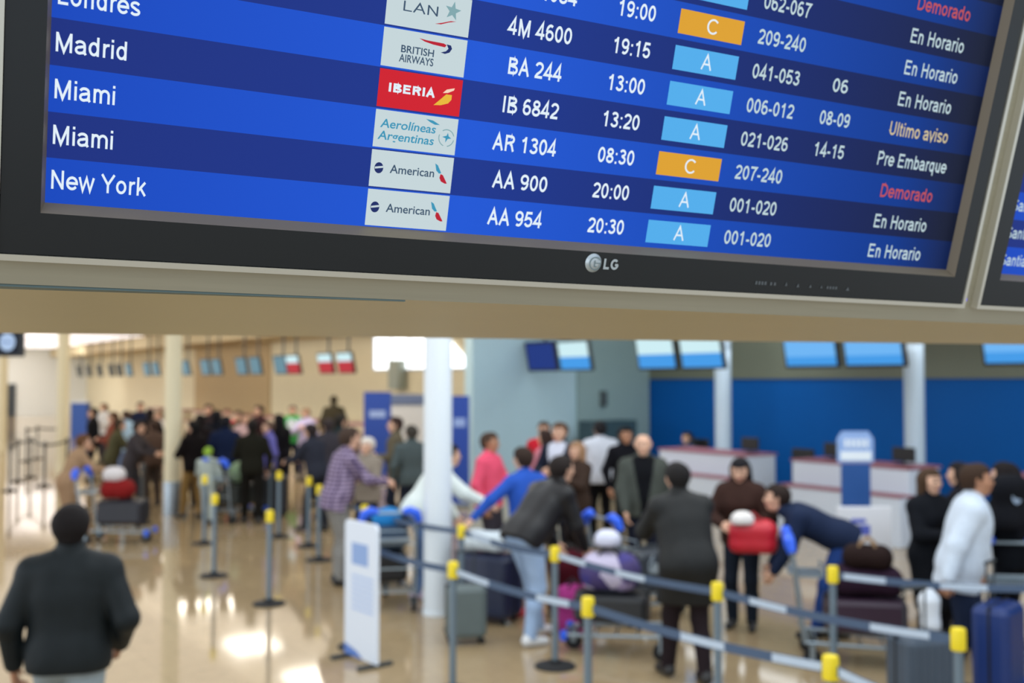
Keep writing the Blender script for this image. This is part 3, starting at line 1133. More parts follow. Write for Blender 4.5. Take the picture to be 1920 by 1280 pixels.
# ------------------------------------------------------------------ poster stand and info signs
def poster_stand():
    a, b_ = at_height(648, 1224, 0.02), at_height(708, 1249, 0.02)
    c = (a + b_) / 2
    w = float(np.linalg.norm((b_ - a)[:2]))
    rz = math.atan2(b_[1] - a[1], b_[0] - a[0])
    o = empty('poster_stand', (c[0], c[1], 0), rz, 'white upright poster stand with a pale blue emblem on the glossy floor', 'sign')
    h = w / 2
    b = MB()
    b.prism([(-h, .03), (h, .03), (h, 1.13), (h - .03, 1.16), (-h + .03, 1.16), (-h, 1.13)], 'y', -.012, .012)
    b.build('panel', mat('white_poster', (222, 230, 242), rough=.4), o)
    for y in (-.0135, .0135):
        b = MB()
        b.add([(-h + .12, y, .80), (h - .14, y, .80), (h - .14, y, .98), (-h + .12, y, .98)], [(0, 1, 2, 3)])
        b.build('emblem', mat('pale_blue_print', (140, 168, 216), rough=.5), o, fixn=False)
        b = MB()
        for z in np.arange(.42, .70, .045):
            b.add([(-h + .12, y, z), (h - .05, y, z), (h - .05, y, z + .026), (-h + .12, y, z + .026)], [(0, 1, 2, 3)])
        b.build('text_lines', mat('faint_blue_print', (186, 204, 236), rough=.5), o, fixn=False)
        b = MB()
        b.add([(-h, y, .03), (h * .2, y, .03), (-h * .2, y, .08), (-h, y, .12)], [(0, 1, 2, 3)])
        b.build('corner_print', mat('deep_blue_print', (92, 128, 200), rough=.5), o, fixn=False)
    b = MB()
    for x in (-h + .04, h - .04):
        b.box(x - .02, x + .02, -.16, .16, 0, .03)
    b.build('foot', M_dkgray, o)


poster_stand()


def info_sign():
    p = at_depth(1602, HORIZON, 10.1)
    o = empty('info_sign', (p[0], p[1], 0), 0, 'slim blue and white info sign on a pole before the check-in counter', 'sign')
    k = 10.1 / FPX
    Z = lambda y: CAMZ - (y - HORIZON) * k
    b = MB()
    b.lathe([(.2, 0), (.2, .012), (.04, .03), (.022, .04), (.022, Z(960))], n=20)
    b.build('stand', M_dkgray, o, True)
    b = MB()
    b.box(-.14, .14, -.02, .02, Z(950), Z(868), bev=.006)
    b.build('blue_panel', mat('mid_blue_panel', (34, 78, 140), rough=.45, noise=.1, scale=6), o)
    b = MB()
    w = .175
    pts = [(-w, Z(866)), (w, Z(866)), (w, Z(822)), (w - .05, Z(808)), (-w + .05, Z(808)), (-w, Z(822))]
    b.prism(pts, 'y', -.014, .014)
    hd = b.build('header', mat('blue_acrylic_header', (138, 166, 212), rough=.2), o)
    b = MB()
    b.box(-.15, .15, -.018, -.0145, Z(862), Z(845))
    for x in np.linspace(-.11, .09, 5):
        b.box(x, x + .03, -.018, -.0145, Z(838), Z(822))
    b.build('header_print', mat('white_header_print', (226, 232, 236), rough=.4), hd)
    p2 = at_depth(1615, HORIZON, 9.97)
    o2 = empty('notice_board', (p2[0], p2[1], 0), 0, 'white notice board with a violet-blue print on two legs below the blue sign', 'sign')
    k = 9.97 / FPX
    b = MB()
    b.box(-.25, .27, -.015, .015, Z(1062), Z(948), bev=.006)
    pn = b.build('panel', mat('white_board', (232, 232, 236), rough=.5), o2)
    b = MB()
    b.box(-.17, .06, -.019, -.0155, Z(1000), Z(982))
    b.box(-.12, .02, -.019, -.0155, Z(978), Z(970))
    b.build('print', mat('violet_print', (98, 110, 200), rough=.5), pn)
    for x in (-.23, .25):
        b = MB()
        b.tube([(x, 0, 0.02), (x, 0, Z(1062) + .01)], .018)
        b.tube([(x, -.15, .015), (x, .15, .015)], .015)
        b.build('leg', mat('pinkish_leg', (176, 152, 140), rough=.5), o2)


info_sign()


def banner(px, D, w, h, label):
    p = at_depth(px, HORIZON, D)
    o = empty('rollup_banner', (p[0], p[1], 0), 0, label, 'banner', 'blue roll-up banners')
    b = MB()
    b.box(-w / 2, w / 2, -.006, .006, .08, h)
    b.build('sheet', mat('deep_blue_sheet', (22, 62, 150), rough=.55), o)
    b = MB()
    b.box(-w / 2 - .02, w / 2 + .02, -.08, .08, 0, .08, bev=.02)
    b.build('base', M_steel, o)
    b = MB()
    b.box(-w * .3, w * .3, -.009, -.0065, h * .72, h * .8)
    b.build('print', mat('pale_print', (140, 160, 205), rough=.5), o)


banner(708, 23.5, .62, 2.08, 'deep blue roll-up banner standing behind the queue before the cream wall')
banner(862, 19.2, .36, 2.06, 'narrow blue roll-up banner between the white column and the grey wall')
p = at_depth(768, HORIZON, 25.5)
o = empty('information_kiosk', (p[0], p[1], 0), 0, 'pale kiosk with a grey header strip behind the queue near the window', 'kiosk')
box_obj('cabinet', (-.5, .5, -.3, .3, 0, 1.75), mat('offwhite_kiosk', (204, 204, 204), rough=.6), o, bev=.02)
box_obj('header', (-.55, .55, -.34, .34, 1.752, 2.0), mat('slate_header', (96, 110, 142), rough=.5), o, bev=.02)

# ------------------------------------------------------------------ check-in counters
M_redline = mat('dull_red_edge', (150, 92, 104), rough=.5)
M_far_desk = mat('beige_desk', (190, 176, 150), rough=.5)


def counter(s, label, far=False):
    o = empty('check_in_counter', hp(13.0, s, 0), ANG, label, 'counter', 'check-in counters')
    m = M_far_desk if far else M_whitep
    b = MB()
    b.box(0, .75, -1.05, 1.05, 0, 1.07, bev=.015)
    b.build('upper_cabinet', m, o)
    b = MB()
    b.box(-.35, -.002, -1.15, 1.05, 0, .70, bev=.015)
    b.build('front_ledge', m, o)
    b = MB()
    b.box(-.02, .78, -1.07, 1.07, 1.072, 1.10)
    b.build('counter_top', M_redline, o)
    b = MB()
    b.box(-.37, -.022, -1.16, 1.06, .702, .725)
    b.build('ledge_top', M_redline, o)
    b = MB()
    b.box(-.30, .70, -1.0, 1.0, -.0, .001)
    return o


def desk_terminal(s, n, rz, label):
    o = empty('desk_terminal', hp(n, s, 1.101), ANG + rz, label, 'computer', 'desk terminals on the counters')
    b = MB()
    b.box(-.11, .11, -.08, .08, 0, .015, bev=.005)
    b.tube([(0, 0, .012), (0, .01, .09)], .018)
    b.build('stand', M_black, o)
    b = MB()
    b.box(-.19, .19, -.012, .02, .05, .26, bev=.008)
    b.build('screen_housing', M_black, o)


def office_chair(s, n, rz, label):
    o = empty('office_chair', hp(n, s, 0), ANG + rz, label, 'chair', 'office chairs behind the counters')
    b = MB()
    b.box(-.24, .24, -.24, .24, .42, .50, bev=.03)
    b.build('seat', M_black, o)
    b = MB()
    b.box(-.23, .23, .20, .27, .55, 1.20, bev=.03)
    b.box(-.04, .04, .23, .26, .40, .60)
    b.build('backrest', M_black, o)
    b = MB()
    b.tube([(0, 0, .08), (0, 0, .43)], .03)
    for a in range(5):
        b.tube([(0, 0, .10), (.28 * math.cos(a * 1.2566), .28 * math.sin(a * 1.2566), .07)], .02, 8)
    b.build('base', M_black, o)
    for a in range(5):
        b = MB()
        x, y = .28 * math.cos(a * 1.2566), .28 * math.sin(a * 1.2566)
        b.tube([(x - .012, y, .03), (x + .012, y, .03)], .03, 12)
        b.build('caster', M_rubber, o)


counter(10.05, 'white two-tier check-in counter with dull red edges behind the info sign')
counter(13.15, 'white two-tier check-in counter with dull red edges nearest the grey wall')
counter(6.65, 'white check-in counter with dull red edges at the frame edge, behind the hoodie man')
for s, lab in ((10.6, 'dark desk terminal on the counter behind the info sign, close to the blue header'), (9.35, 'dark desk terminal on the counter behind the info sign, close to the pillar')):
    desk_terminal(s, 13.4, -PI / 2, lab)
desk_terminal(12.4, 13.45, -PI / 2, 'dark desk terminal beside the first pillar on the counter nearest the grey wall')
office_chair(11.6, 14.1, PI / 2, 'black high-backed office chair in the gap between two white counters')
office_chair(14.75, 14.35, -PI / 2, 'black office chair of the seated agent behind the counter nearest the grey wall')
for i in range(9):
    counter(20.5 + i * 3.4, 'beige check-in counter in the distant row behind the crowd', far=True)

# dark cabinet and small wall phone at the grey wall
o = empty('low_cabinet', hp(12.2, S_G - .35, 0), ANG, 'dark teal low cabinet against the grey wall behind the waiting people', 'cabinet')
s_l, s_r = 1082, 1192
q0 = at_depth(s_l, HORIZON, 21.6)
q1 = at_depth(s_r, HORIZON, 22.4)
o.location = ((q0[0] + q1[0]) / 2, (q0[1] + q1[1]) / 2, 0)
M_tealc = mat('dark_teal_cabinet', (44, 66, 74), rough=.5)
box_obj('body', (-.62, .62, -.25, .20, 0, 1.50), M_tealc, o, bev=.01)
for x in (-.31, .31):
    d = box_obj('door', (x - .29, x + .29, -.272, -.252, .06, 1.44), M_tealc, o, bev=.005)
    box_obj('handle', (x - .02, x + .02, -.29, -.273, .8, .95), M_steel, d)
p = at_depth(1131, HORIZON, 21.05)
o = empty('wall_speaker', (p[0], p[1], 1.78), ANG, 'small dark speaker box fixed on the grey wall above the teal cabinet', 'speaker')
o.location = Vector(hp(12.86, S_G - .12, 1.78))
_pp = hall_s(1131, 0) if False else None
t_ = (at_depth(1131, HORIZON, 1.0) - np.array([0, 0, 0]))
dd = S_G - .12
a_ = (1131 - 960) / FPX
Dn = dd / (DV[0] * a_ + DV[1])
o.location = (a_ * Dn, Dn, 1.78)
box_obj('case', (-.07, .07, -.06, .055, 0, .34), mat('grey_speaker', (84, 96, 98), rough=.6), o, bev=.012)
box_obj('grille', (-.05, .05, -.066, -.061, .03, .31), M_dkgray, o)

# ------------------------------------------------------------------ hanging screens over the counters
G_top = glow('screen_pale_top', (206, 238, 244), 1.0)
G_mid = glow('screen_mid_blue', (70, 156, 232), 1.0)
G_lt = glow('screen_light_blue', (112, 182, 244), 1.0)
G_dk = glow('screen_dark_blue', (34, 56, 128), 1.0)
G_gry = glow('screen_grey_blue', (96, 136, 152), 1.0)
G_rd = glow('screen_red', (186, 40, 54), 1.0)
G_off = glow('screen_off', (58, 62, 58), 1.0)


def hung_screen(s, n, kind, label, w=.93, group='screens over the check-in counters', z=2.55):
    o = empty('counter_screen', hp(n, s, z), ANG, label, 'screen', group)
    # local -x faces the hall; tilt the case forward
    t = math.radians(11)
    def R(y, d, h):                      # d forward (towards hall), h up along the case
        return (-d * math.cos(t) - h * math.sin(t) , y, h * math.cos(t) - d * math.sin(t))
    h = w * .60
    def slab_(b, y0, y1, d0, d1, h0, h1, mi=0):
        vs = [R(y, d, hh) for hh in (h0, h1) for d in (d0, d1) for y in (y0, y1)]
        b.add(vs, [(0, 2, 3, 1), (4, 5, 7, 6), (0, 1, 5, 4), (2, 6, 7, 3), (0, 4, 6, 2), (1, 3, 7, 5)], mi)
    b = MB()
    slab_(b, -w / 2 - .035, w / 2 + .035, -.07, .0, -.02, h + .04)
    b.build('casing', M_black, o)
    b = MB()
    if kind == 'two':
        slab_(b, -w / 2, w / 2, .001, .004, 0.02, h * .47, 0)
        slab_(b, -w / 2, w / 2, .001, .004, h * .47, h, 1)
        ms = [G_mid, G_top]
    elif kind == 'light':
        slab_(b, -w / 2, w / 2, .001, .004, 0.02, h * .28, 0)
        slab_(b, -w / 2, w / 2, .001, .004, h * .28, h, 1)
        ms = [G_mid, G_lt]
    elif kind == 'red':
        slab_(b, -w / 2, w / 2, .001, .004, 0.02, h * .6, 0)
        slab_(b, -w / 2, w / 2, .001, .004, h * .6, h, 1)
        ms = [G_rd, G_top]
    else:
        slab_(b, -w / 2, w / 2, .001, .004, 0.02, h, 0)
        ms = [{'dark': G_dk, 'grey': G_gry, 'off': G_off}[kind]]
    b.build('screen', ms, o)
    b = MB()
    b.tube([(.06, 0, h * .6), (.06, 0, 4.495 - z)], .03)
    b.box(.0 + .03, .10, -.12, .12, h * .4, h * .8)
    b.build('bracket', M_dkgray, o)


def pair_s(px, n=12.5):
    return hall_s(px, n)


for px, kind, lab in ((1018, 'dark', 'dim navy screen hung before the grey wall'), (1080, 'two', 'hung screen with pale top and blue bottom beside the dim navy one'),
                      (1233, 'two', 'hung screen with pale top above the edge of the blue wall panel'), (1318, 'two', 'hung screen with pale top just above the first pillar'),
                      (1522, 'light', 'light blue hung screen, first of the pair over the info sign counter'), (1640, 'light', 'light blue hung screen, second of the pair, beside the second pillar'),
                      (1915, 'light', 'light blue hung screen cut by the frame edge over the hoodie man')):
    hung_screen(pair_s(px), 12.5, kind, lab)
for px, kind, lab in ((650, 'red', 'far red and white hung screen beside the bright window'), (613, 'red', 'far red hung screen next to a dark gap, second from the window'),
                      (552, 'red', 'far red hung screen right beside a blue one'), (528, 'grey', 'far grey-blue hung screen touching a red one'),
                      (481, 'grey', 'far grey-blue hung screen, second of its pair'), (455, 'grey', 'far grey-blue hung screen, first of the pair above the crowd'),
                      (408, 'grey', 'far grey-blue hung screen near the cream column, brighter one of its pair'), (387, 'grey', 'far grey-blue hung screen near the cream column, paler one of its pair'),
                      (350, 'grey', 'far grey-blue hung screen just beside the cream column'),
                      (294, 'grey', 'distant teal-grey hung screen before the tan wall panel'), (277, 'grey', 'distant teal-grey hung screen, second before the tan wall panel'), (243, 'grey', 'distant teal-grey hung screen next to the dark row'),
                      (225, 'off', 'unlit distant hung screen, first of the dark row'), (210, 'off', 'unlit distant hung screen, second of the dark row'), (188, 'off', 'unlit distant hung screen, third of the dark row'), (168, 'off', 'unlit distant hung screen, fourth of the dark row'), (150, 'off', 'unlit distant hung screen ending the dark row')):
    hung_screen(pair_s(px), 12.5, kind, lab, group='far screens over the counters')

# black hanging display with a pale globe disc
p = at_depth(-28, HORIZON, 11.0)
o = empty('hanging_display', (p[0], p[1], 2.60), 0, 'black hanging display with a pale glowing globe disc at the frame edge', 'screen')
box_obj('casing', (-.40, .40, -.03, .05, 0, .29 + .02), M_black, o, bev=.01)
b = MB()
b.add([(-.37, -.0315, .03), (.37, -.0315, .03), (.37, -.0315, .29), (-.37, -.0315, .29)], [(0, 1, 2, 3)])
sc_ = b.build('screen', glow('screen_near_black', (22, 26, 38)), o, fixn=False)
b = MB()
flat(b, disc_poly(.245, .155, .085, .095, 28), -.0325, 0, sc=1.0)
flat(b, [(.18, .15), (.31, .145), (.31, .155), (.18, .165)], -.0335, 1, sc=1.0)
b.build('globe_mark', [glow('globe_pale', (176, 200, 232)), glow('globe_line', (90, 116, 176))], sc_, fixn=False)
b = MB()
b.tube([(0, .02, .30), (0, .02, 1.92)], .025)
b.build('bracket', M_dkgray, o)


# ------------------------------------------------------------------ people: bodies grown as one smooth surface, clothes as shells over them
class Field:
    """signed distances on a grid; capsules blend into one another"""

    def __init__(self, lo, hi, h):
        self.lo = np.array(lo, float)
        self.h = h
        self.n = np.maximum(4, np.ceil((np.array(hi) - self.lo) / h).astype(int) + 1)
        self.G = np.full(self.n, 0.25, np.float32)

    def axes(self, i0, i1):
        return [(self.lo[k] + self.h * np.arange(i0[k], i1[k])).astype(np.float32) for k in range(3)]

    def cap(self, a, b, ra, rb, k=.03):
        a, b = np.array(a, float), np.array(b, float)
        r = max(ra, rb) + k + .05
        i0 = np.maximum(0, np.floor((np.minimum(a, b) - r - self.lo) / self.h).astype(int))
        i1 = np.minimum(self.n, np.ceil((np.maximum(a, b) + r - self.lo) / self.h).astype(int) + 1)
        if (i1 <= i0).any():
            return
        X, Y, Z = self.axes(i0, i1)
        X, Y, Z = X[:, None, None] - a[0], Y[None, :, None] - a[1], Z[None, None, :] - a[2]
        d = b - a
        L = float(d @ d) + 1e-9
        t = np.clip((X * d[0] + Y * d[1] + Z * d[2]) / L, 0, 1)
        D = np.sqrt((X - t * d[0]) ** 2 + (Y - t * d[1]) ** 2 + (Z - t * d[2]) ** 2) - (ra + (rb - ra) * t)
        sl = tuple(slice(i0[q], i1[q]) for q in range(3))
        g = self.G[sl]
        if k > 0:
            q = np.maximum(k - np.abs(g - D), 0)
            self.G[sl] = np.minimum(g, D) - q * q / (4 * k)
        else:
            self.G[sl] = np.minimum(g, D)

    def cut(self, p, nrm):
        """remove everything on the side the normal points to"""
        X, Y, Z = self.axes((0, 0, 0), self.n)
        d = (X[:, None, None] - p[0]) * nrm[0] + (Y[None, :, None] - p[1]) * nrm[1] + (Z[None, None, :] - p[2]) * nrm[2]
        self.G = np.maximum(self.G, d.astype(np.float32))

    def carve(self, fn):
        X, Y, Z = self.axes((0, 0, 0), self.n)
        self.G = np.maximum(self.G, fn(X[:, None, None], Y[None, :, None], Z[None, None, :]).astype(np.float32))

    def mesh(self):
        G = self.G.astype(np.float64)
        ins = G < 0
        n = self.n
        c = np.zeros(n - 1, int)
        corners = [(i, j, k) for i in (0, 1) for j in (0, 1) for k in (0, 1)]
        for i, j, k in corners:
            c += ins[i:n[0] - 1 + i, j:n[1] - 1 + j, k:n[2] - 1 + k]
        act = np.argwhere((c > 0) & (c < 8))
        if not len(act):
            return np.zeros((0, 3)), np.zeros((0, 4), int)
        idx = np.full(n - 1, -1, int)
        idx[tuple(act.T)] = np.arange(len(act))
        acc = np.zeros((len(act), 3))
        cnt = np.zeros(len(act))
        for ax in range(3):
            for u in (0, 1):
                for w in (0, 1):
                    o0 = [0, 0, 0]
                    o0[(ax + 1) % 3], o0[(ax + 2) % 3] = u, w
                    o1 = list(o0)
                    o1[ax] = 1
                    g0 = G[tuple((act + o0).T)]
                    g1 = G[tuple((act + o1).T)]
                    m = (g0 < 0) != (g1 < 0)
                    t = np.where(m, g0 / np.where(m, g0 - g1, 1), 0)
                    p = np.array(o0, float)[None].repeat(len(act), 0)
                    p[:, ax] = t
                    acc[m] += p[m]
                    cnt[m] += 1
        V = self.lo + self.h * (act + acc / cnt[:, None])
        Q = []
        for ax in range(3):
            a1, a2 = (ax + 1) % 3, (ax + 2) % 3
            s0 = [slice(None)] * 3
            s1 = [slice(None)] * 3
            s0[ax], s1[ax] = slice(0, -1), slice(1, None)
            A, B = ins[tuple(s0)], ins[tuple(s1)]
            e = np.argwhere(A != B)
            e = e[(e[:, a1] > 0) & (e[:, a2] > 0) & (e[:, a1] < n[a1] - 1) & (e[:, a2] < n[a2] - 1)]
            fl = A[tuple(e.T)]
            def nb(d1, d2):
                q = e.copy()
                q[:, a1] -= d1
                q[:, a2] -= d2
                return idx[tuple(q.T)]
            q = np.stack([nb(1, 1), nb(0, 1), nb(0, 0), nb(1, 0)], 1)
            q[~fl] = q[~fl][:, ::-1]
            Q.append(q)
        return V, np.concatenate(Q)


def np_mesh(name, parts, nslots=1):
    """parts: list of (V, Q, material index array or int)"""
    me = bpy.data.meshes.new(name)
    V = np.concatenate([p[0] for p in parts])
    off, F, MI = 0, [], []
    for v, q, mi in parts:
        F.append(q + off)
        MI.append(np.full(len(q), mi) if np.isscalar(mi) else mi)
        off += len(v)
    F, MI = np.concatenate(F), np.concatenate(MI)
    me.vertices.add(len(V))
    me.vertices.foreach_set('co', V.ravel())
    me.loops.add(F.size)
    me.loops.foreach_set('vertex_index', F.ravel().astype(np.int32))
    me.polygons.add(len(F))
    me.polygons.foreach_set('loop_start', np.arange(0, F.size, 4, dtype=np.int32))
    me.polygons.foreach_set('material_index', MI.astype(np.int32))
    me.polygons.foreach_set('use_smooth', np.ones(len(F), bool))
    me.update(calc_edges=True)
    for _ in range(nslots):
        me.materials.append(None)
    return me


def unit(v):
    v = np.array(v, float)
    return v / (np.linalg.norm(v) + 1e-9)


def ik(a, b, l1, l2, hint):
    d = b - a
    D = np.linalg.norm(d)
    if D > (l1 + l2) * .995:
        b = a + d / D * (l1 + l2) * .995
        d = b - a
        D = np.linalg.norm(d)
    u = d / D
    x = (l1 * l1 - l2 * l2 + D * D) / (2 * D)
    hh = math.sqrt(max(0, l1 * l1 - x * x))
    hint = np.array(hint, float)
    p = unit(hint - u * (hint @ u))
    return a + u * x + p * hh, b


ARMS = {      # wrist target from the shoulder (outward, forward, up) and the way the elbow points
    'down': ((.09, .05, -.50), (.5, -.6, 0)),
    'out': ((.16, .02, -.47), (1, -.5, 0)),
    'pocket': ((.02, .16, -.40), (1, -.6, 0)),
    'push': ((-.02, .42, -.26), (.5, -.2, -.6)),
    'hold': ((-.10, .30, -.24), (.6, -.2, -.6)),
    'chest': ((-.14, .26, -.12), (.7, 0, -.6)),
    'reach': ((.16, .42, -.28), (.5, 0, -.6)),
    'low': ((.02, .22, -.48), (.6, -.4, 0)),
    'face': ((-.10, .24, .02), (.5, .1, -.8)),
    'bag': ((-.02, .26, -.30), (.7, -.4, -.3)),
}


def build_body(key):
    """meshes of one figure in one pose, 1.75 m tall, facing +y"""
    p = dict(lean=0, tw=0, fat=1.0, arms=('down', 'down'), legs='stand', head=(0, 0), hair='short', top='jacket', hem=.10, bottom='trousers', fem=False, h=.012, pelvis=.93, thick=.02, bend=0, curl=.5)
    p.update(key)
    lean = math.radians(p['lean'])
    up = np.array([0, math.sin(lean), math.cos(lean)])
    tw = math.radians(p['tw'])
    rt0 = np.array([math.cos(tw), math.sin(tw), 0])
    rt = unit(rt0 - up * (rt0 @ up))
    fw = np.cross(up, rt)
    pz = p['pelvis']
    P = np.array([0, -.35 * math.sin(lean) * .6, pz])
    def T(x, y, z):
        return P + rt * x + fw * y + up * z
    f = p['fat']
    sw = .165 if p['fem'] else .185
    nb = T(0, -.012, .52)
    hy, hpit = [math.radians(a) for a in p['head']]
    hup = unit(up * .55 + np.array([0, 0, .45]))
    hf0 = np.array([math.sin(-hy), math.cos(hy), math.sin(hpit)])
    hf = unit(hf0)
    hr = unit(np.cross(hf, hup))
    hu = np.cross(hr, hf)
    HC = nb + hup * .155 + hf * .02
    def Hd(x, y, z):
        return HC + hr * x + hf * y + hu * z
    # legs
    feet = {'stand': ((.10, .02, .075), (.10, -.02, .075)), 'walk': ((.085, .24, .075), (.085, -.26, .11)), 'step': ((.10, .14, .075), (.10, -.12, .075)), 'wide': ((.16, .05, .075), (.16, -.03, .075)),
            'sit': ((.10, .42, .075), (.12, .38, .075))}[p['legs']]
    LEG, ARM = [], []
    hips, knees, ank = {}, {}, {}
    for s, ft in ((-1, feet[0]), (1, feet[1])):
        hip = P + np.array([s * .088, 0, -.035])
        a = np.array([s * ft[0], ft[1] + P[1] * .35, ft[2]])
        k, a = ik(hip, a, .415, .42, (s * .12, 1, 0))
        hips[s], knees[s], ank[s] = hip, k, a
    fem = p['fem']
    LEGP = []
    for s in (-1, 1):
        LEGP += [(hips[s], knees[s], .088 * f, .058, .03), (knees[s], knees[s] * .62 + ank[s] * .38 + np.array([0, -.012, 0]), .056, .056, .03), (knees[s] * .62 + ank[s] * .38 + np.array([0, -.012, 0]), ank[s], .055, .038, .03)]
    TOR = [(T(-.07, -.015, 0), T(.07, -.015, 0), .115 * f, .115 * f, .05), (T(-.055 * f, .012, .13), T(.055 * f, .012, .13), (.098 if fem else .112) * f, (.098 if fem else .112) * f, .07),
           (T(-.07 * f, .0, .27), T(.07 * f, .0, .27), .105 * f, .105 * f, .07), (T(-.085, .005, .385), T(.085, .005, .385), .108, .108, .07), (T(-.06, -.012, .47), T(.06, -.012, .47), .062, .062, .05)]
    if fem:
        TOR += [(T(-.07, .085, .34), T(-.065, .075, .36), .058, .05, .04), (T(.07, .085, .34), T(.065, .075, .36), .058, .05, .04)]
    sh, el, wr, hd = {}, {}, {}, {}
    ARMP = []
    for s, nm in ((-1, p['arms'][0]), (1, p['arms'][1])):
        tgt, hint = ARMS[nm] if isinstance(nm, str) else nm
        S_ = T(s * sw, -.01, .445)
        hang = np.array([0, 0, 1.0])
        w = S_ + rt * s * tgt[0] + np.array([rt[1] * -1, rt[0], 0]) * tgt[1] + hang * tgt[2]
        e, w = ik(S_, w, .285, .255, rt * s * hint[0] + np.array([0, 1, 0]) * hint[1] + hang * hint[2])
        sh[s], el[s], wr[s] = S_, e, w
        hd[s] = unit(w - e)
        ARMP += [(T(s * .09, -.01, .445), S_, .07, .060, .05), (S_, e, .054, .042, .03), (e, w, .041, .027, .03)]
    NECK = [(nb - up * .04, Hd(0, -.012, -.06), .056, .054, .03)]
    HEAD = [(Hd(0, -.028, .022), Hd(0, .012, .030), .086, .084, .02), (Hd(0, .022, -.01), Hd(0, .030, -.065), .068, .052, .03), (Hd(0, .045, -.085), Hd(0, .062, -.088), .034, .026, .03),
            (Hd(0, .092, .012), Hd(0, .113, -.022), .010, .015, .016), (Hd(-.035, .078, .030), Hd(.035, .078, .030), .018, .018, .02), (Hd(-.040, .062, -.025), Hd(.040, .062, -.025), .03, .03, .03),
            (Hd(0, .086, -.055), Hd(0, .088, -.062), .018, .018, .02)]
    for s in (-1, 1):
        HEAD += [(Hd(s * .084, -.008, .018), Hd(s * .082, -.002, -.022), .017, .011, .010)]
    allp = np.array([q for pr in (TOR + LEGP + ARMP + HEAD) for q in pr[:2]])
    lo, hi = allp.min(0) - .17, allp.max(0) + .17
    lo[2] = min(lo[2], -.02)
    h = p['h']
    out = {}
    # body
    F = Field(lo, hi, h)
    for pr in TOR + NECK + HEAD + LEGP + ARMP:
        F.cap(*pr)
    for s in (-1, 1):
        F.cap(ank[s], ank[s] + np.array([s * .015, .13, -.045]), .036, .026, .03)
    V, Q = F.mesh()
    mi = np.zeros(len(Q), int)
    C = V[Q].mean(1) - HC
    lx, ly, lz = C @ hr, C @ hf, C @ hu
    ex = np.abs(np.abs(lx) - .032)
    mi[(ly > .05) & (ex < .014) & (np.abs(lz - .008) < .009)] = 1
    mi[(ly > .05) & (ex < .022) & (np.abs(lz - .036) < .007)] = 2
    mi[(ly > .07) & (np.abs(lx) < .024) & (np.abs(lz + .058) < .009)] = 3
    parts = [(V, Q, mi)]
    # hands with five fingers, rooted in the wrists
    hh = min(.006, h * .5)
    for s in (-1, 1):
        d = hd[s]
        fwd = np.array([-rt[1], rt[0], 0]) if abs(d[2]) > .6 else np.array([0, 0, 1.0])
        td = unit(fwd - d * (fwd @ d))
        if abs(d[2]) <= .6:
            td = unit(np.array([-s * rt[0] * .5, -s * rt[1] * .5, .8]) - d * (np.array([-s * rt[0] * .5, -s * rt[1] * .5, .8]) @ d))
        pn = unit(np.cross(d, td))
        if pn @ (rt * -s) < 0 and abs(d[2]) > .6:
            pn = -pn
        if abs(d[2]) <= .6 and pn[2] > 0:
            pn = -pn
        w = wr[s]
        caps = [(w - d * .02, w + d * .03, .027, .024, .02)]
        for i in range(4):
            o_ = .030 - .020 * i
            caps.append((w + d * .025 + td * o_ * .7, w + d * .088 + td * o_, .0155, .0125, .012))
        cu = p['curl']
        for i, l in enumerate((.070, .078, .073, .058)):
            o_ = .030 - .020 * i
            q0 = w + d * .090 + td * o_
            a1, a2 = cu * (.5 + .1 * i), cu * (1.4 + .1 * i)
            q1 = q0 + (d * math.cos(a1) + pn * math.sin(a1) + td * (.06 - .04 * i)) * l * .52
            q2 = q1 + (d * math.cos(a2) + pn * math.sin(a2)) * l * .48
            caps += [(q0, q1, .0098, .0088, .004), (q1, q2, .0086, .0072, .004)]
        t0 = w + d * .030 + td * .026
        t1 = t0 + d * .034 + td * .028 + pn * .010
        t2 = t1 + d * .030 + td * .006 + pn * .012
        caps += [(t0, t1, .0145, .0105, .010), (t1, t2, .0102, .0080, .004)]
        pts = np.array([q for c in caps for q in c[:2]])
        Fh = Field(pts.min(0) - .035, pts.max(0) + .035, hh)
        for c in caps:
            Fh.cap(*c)
        v, q = Fh.mesh()
        parts.append((v, q, 0))
    out['person'] = np_mesh('person', parts, 4)
    # upper garment
    th = p['thick']
    F = Field(lo - .04, hi + .04, h)
    hem = p['hem']
    for a, b, ra, rb, k in TOR:
        F.cap(a, b, ra + th, rb + th, k + .01)
    if p['top'] == 'coat' or hem > .2:
        for s in (-1, 1):
            F.cap(hips[s], knees[s], .105 * f + th, .10 + th, .06)
        F.cap(P + np.array([0, -.02, -.05]), (knees[-1] + knees[1]) / 2 + np.array([0, -.03, 0]), .11 + th, .10 + th, .06)
        F.cut((0, 0, pz - hem), (0, 0, -1))
    else:
        F.cut(P - up * hem, -up)
        F.cap(T(-.07, -.01, -hem + .03), T(.07, -.01, -hem + .03), .112 * f + th, .112 * f + th, .02)
        F.cut(P - up * (hem + .005), -up)
    for i, (a, b, ra, rb, k) in enumerate(ARMP):
        j = i % 3
        if p.get('sleeve') == 'short' and j == 2:
            continue
        b2 = b
        if p.get('sleeve') == 'short' and j == 1:
            b2 = a + (b - a) * .72
        if j == 2:
            b2 = b - unit(b - a) * .012
        F.cap(a, b2, ra + th * (1.0 if j < 2 else .9), rb + th * (1.0 if j < 2 else .75), k)
    F.cap(nb - up * .05, nb + up * (.055 if p['top'] in ('jacket', 'coat') else .02), .078 + th * .4, .066 + th * .3, .03)
    V, Q = F.mesh()
    mi = np.zeros(len(Q), int)
    if p.get('open'):
        C = V[Q].mean(1) - P
        cz = C @ up
        mi[(np.abs(C @ rt) < .03 + .09 * np.clip(cz / .5, 0, 1)) & (C @ fw > .03) & (cz < .56)] = 1
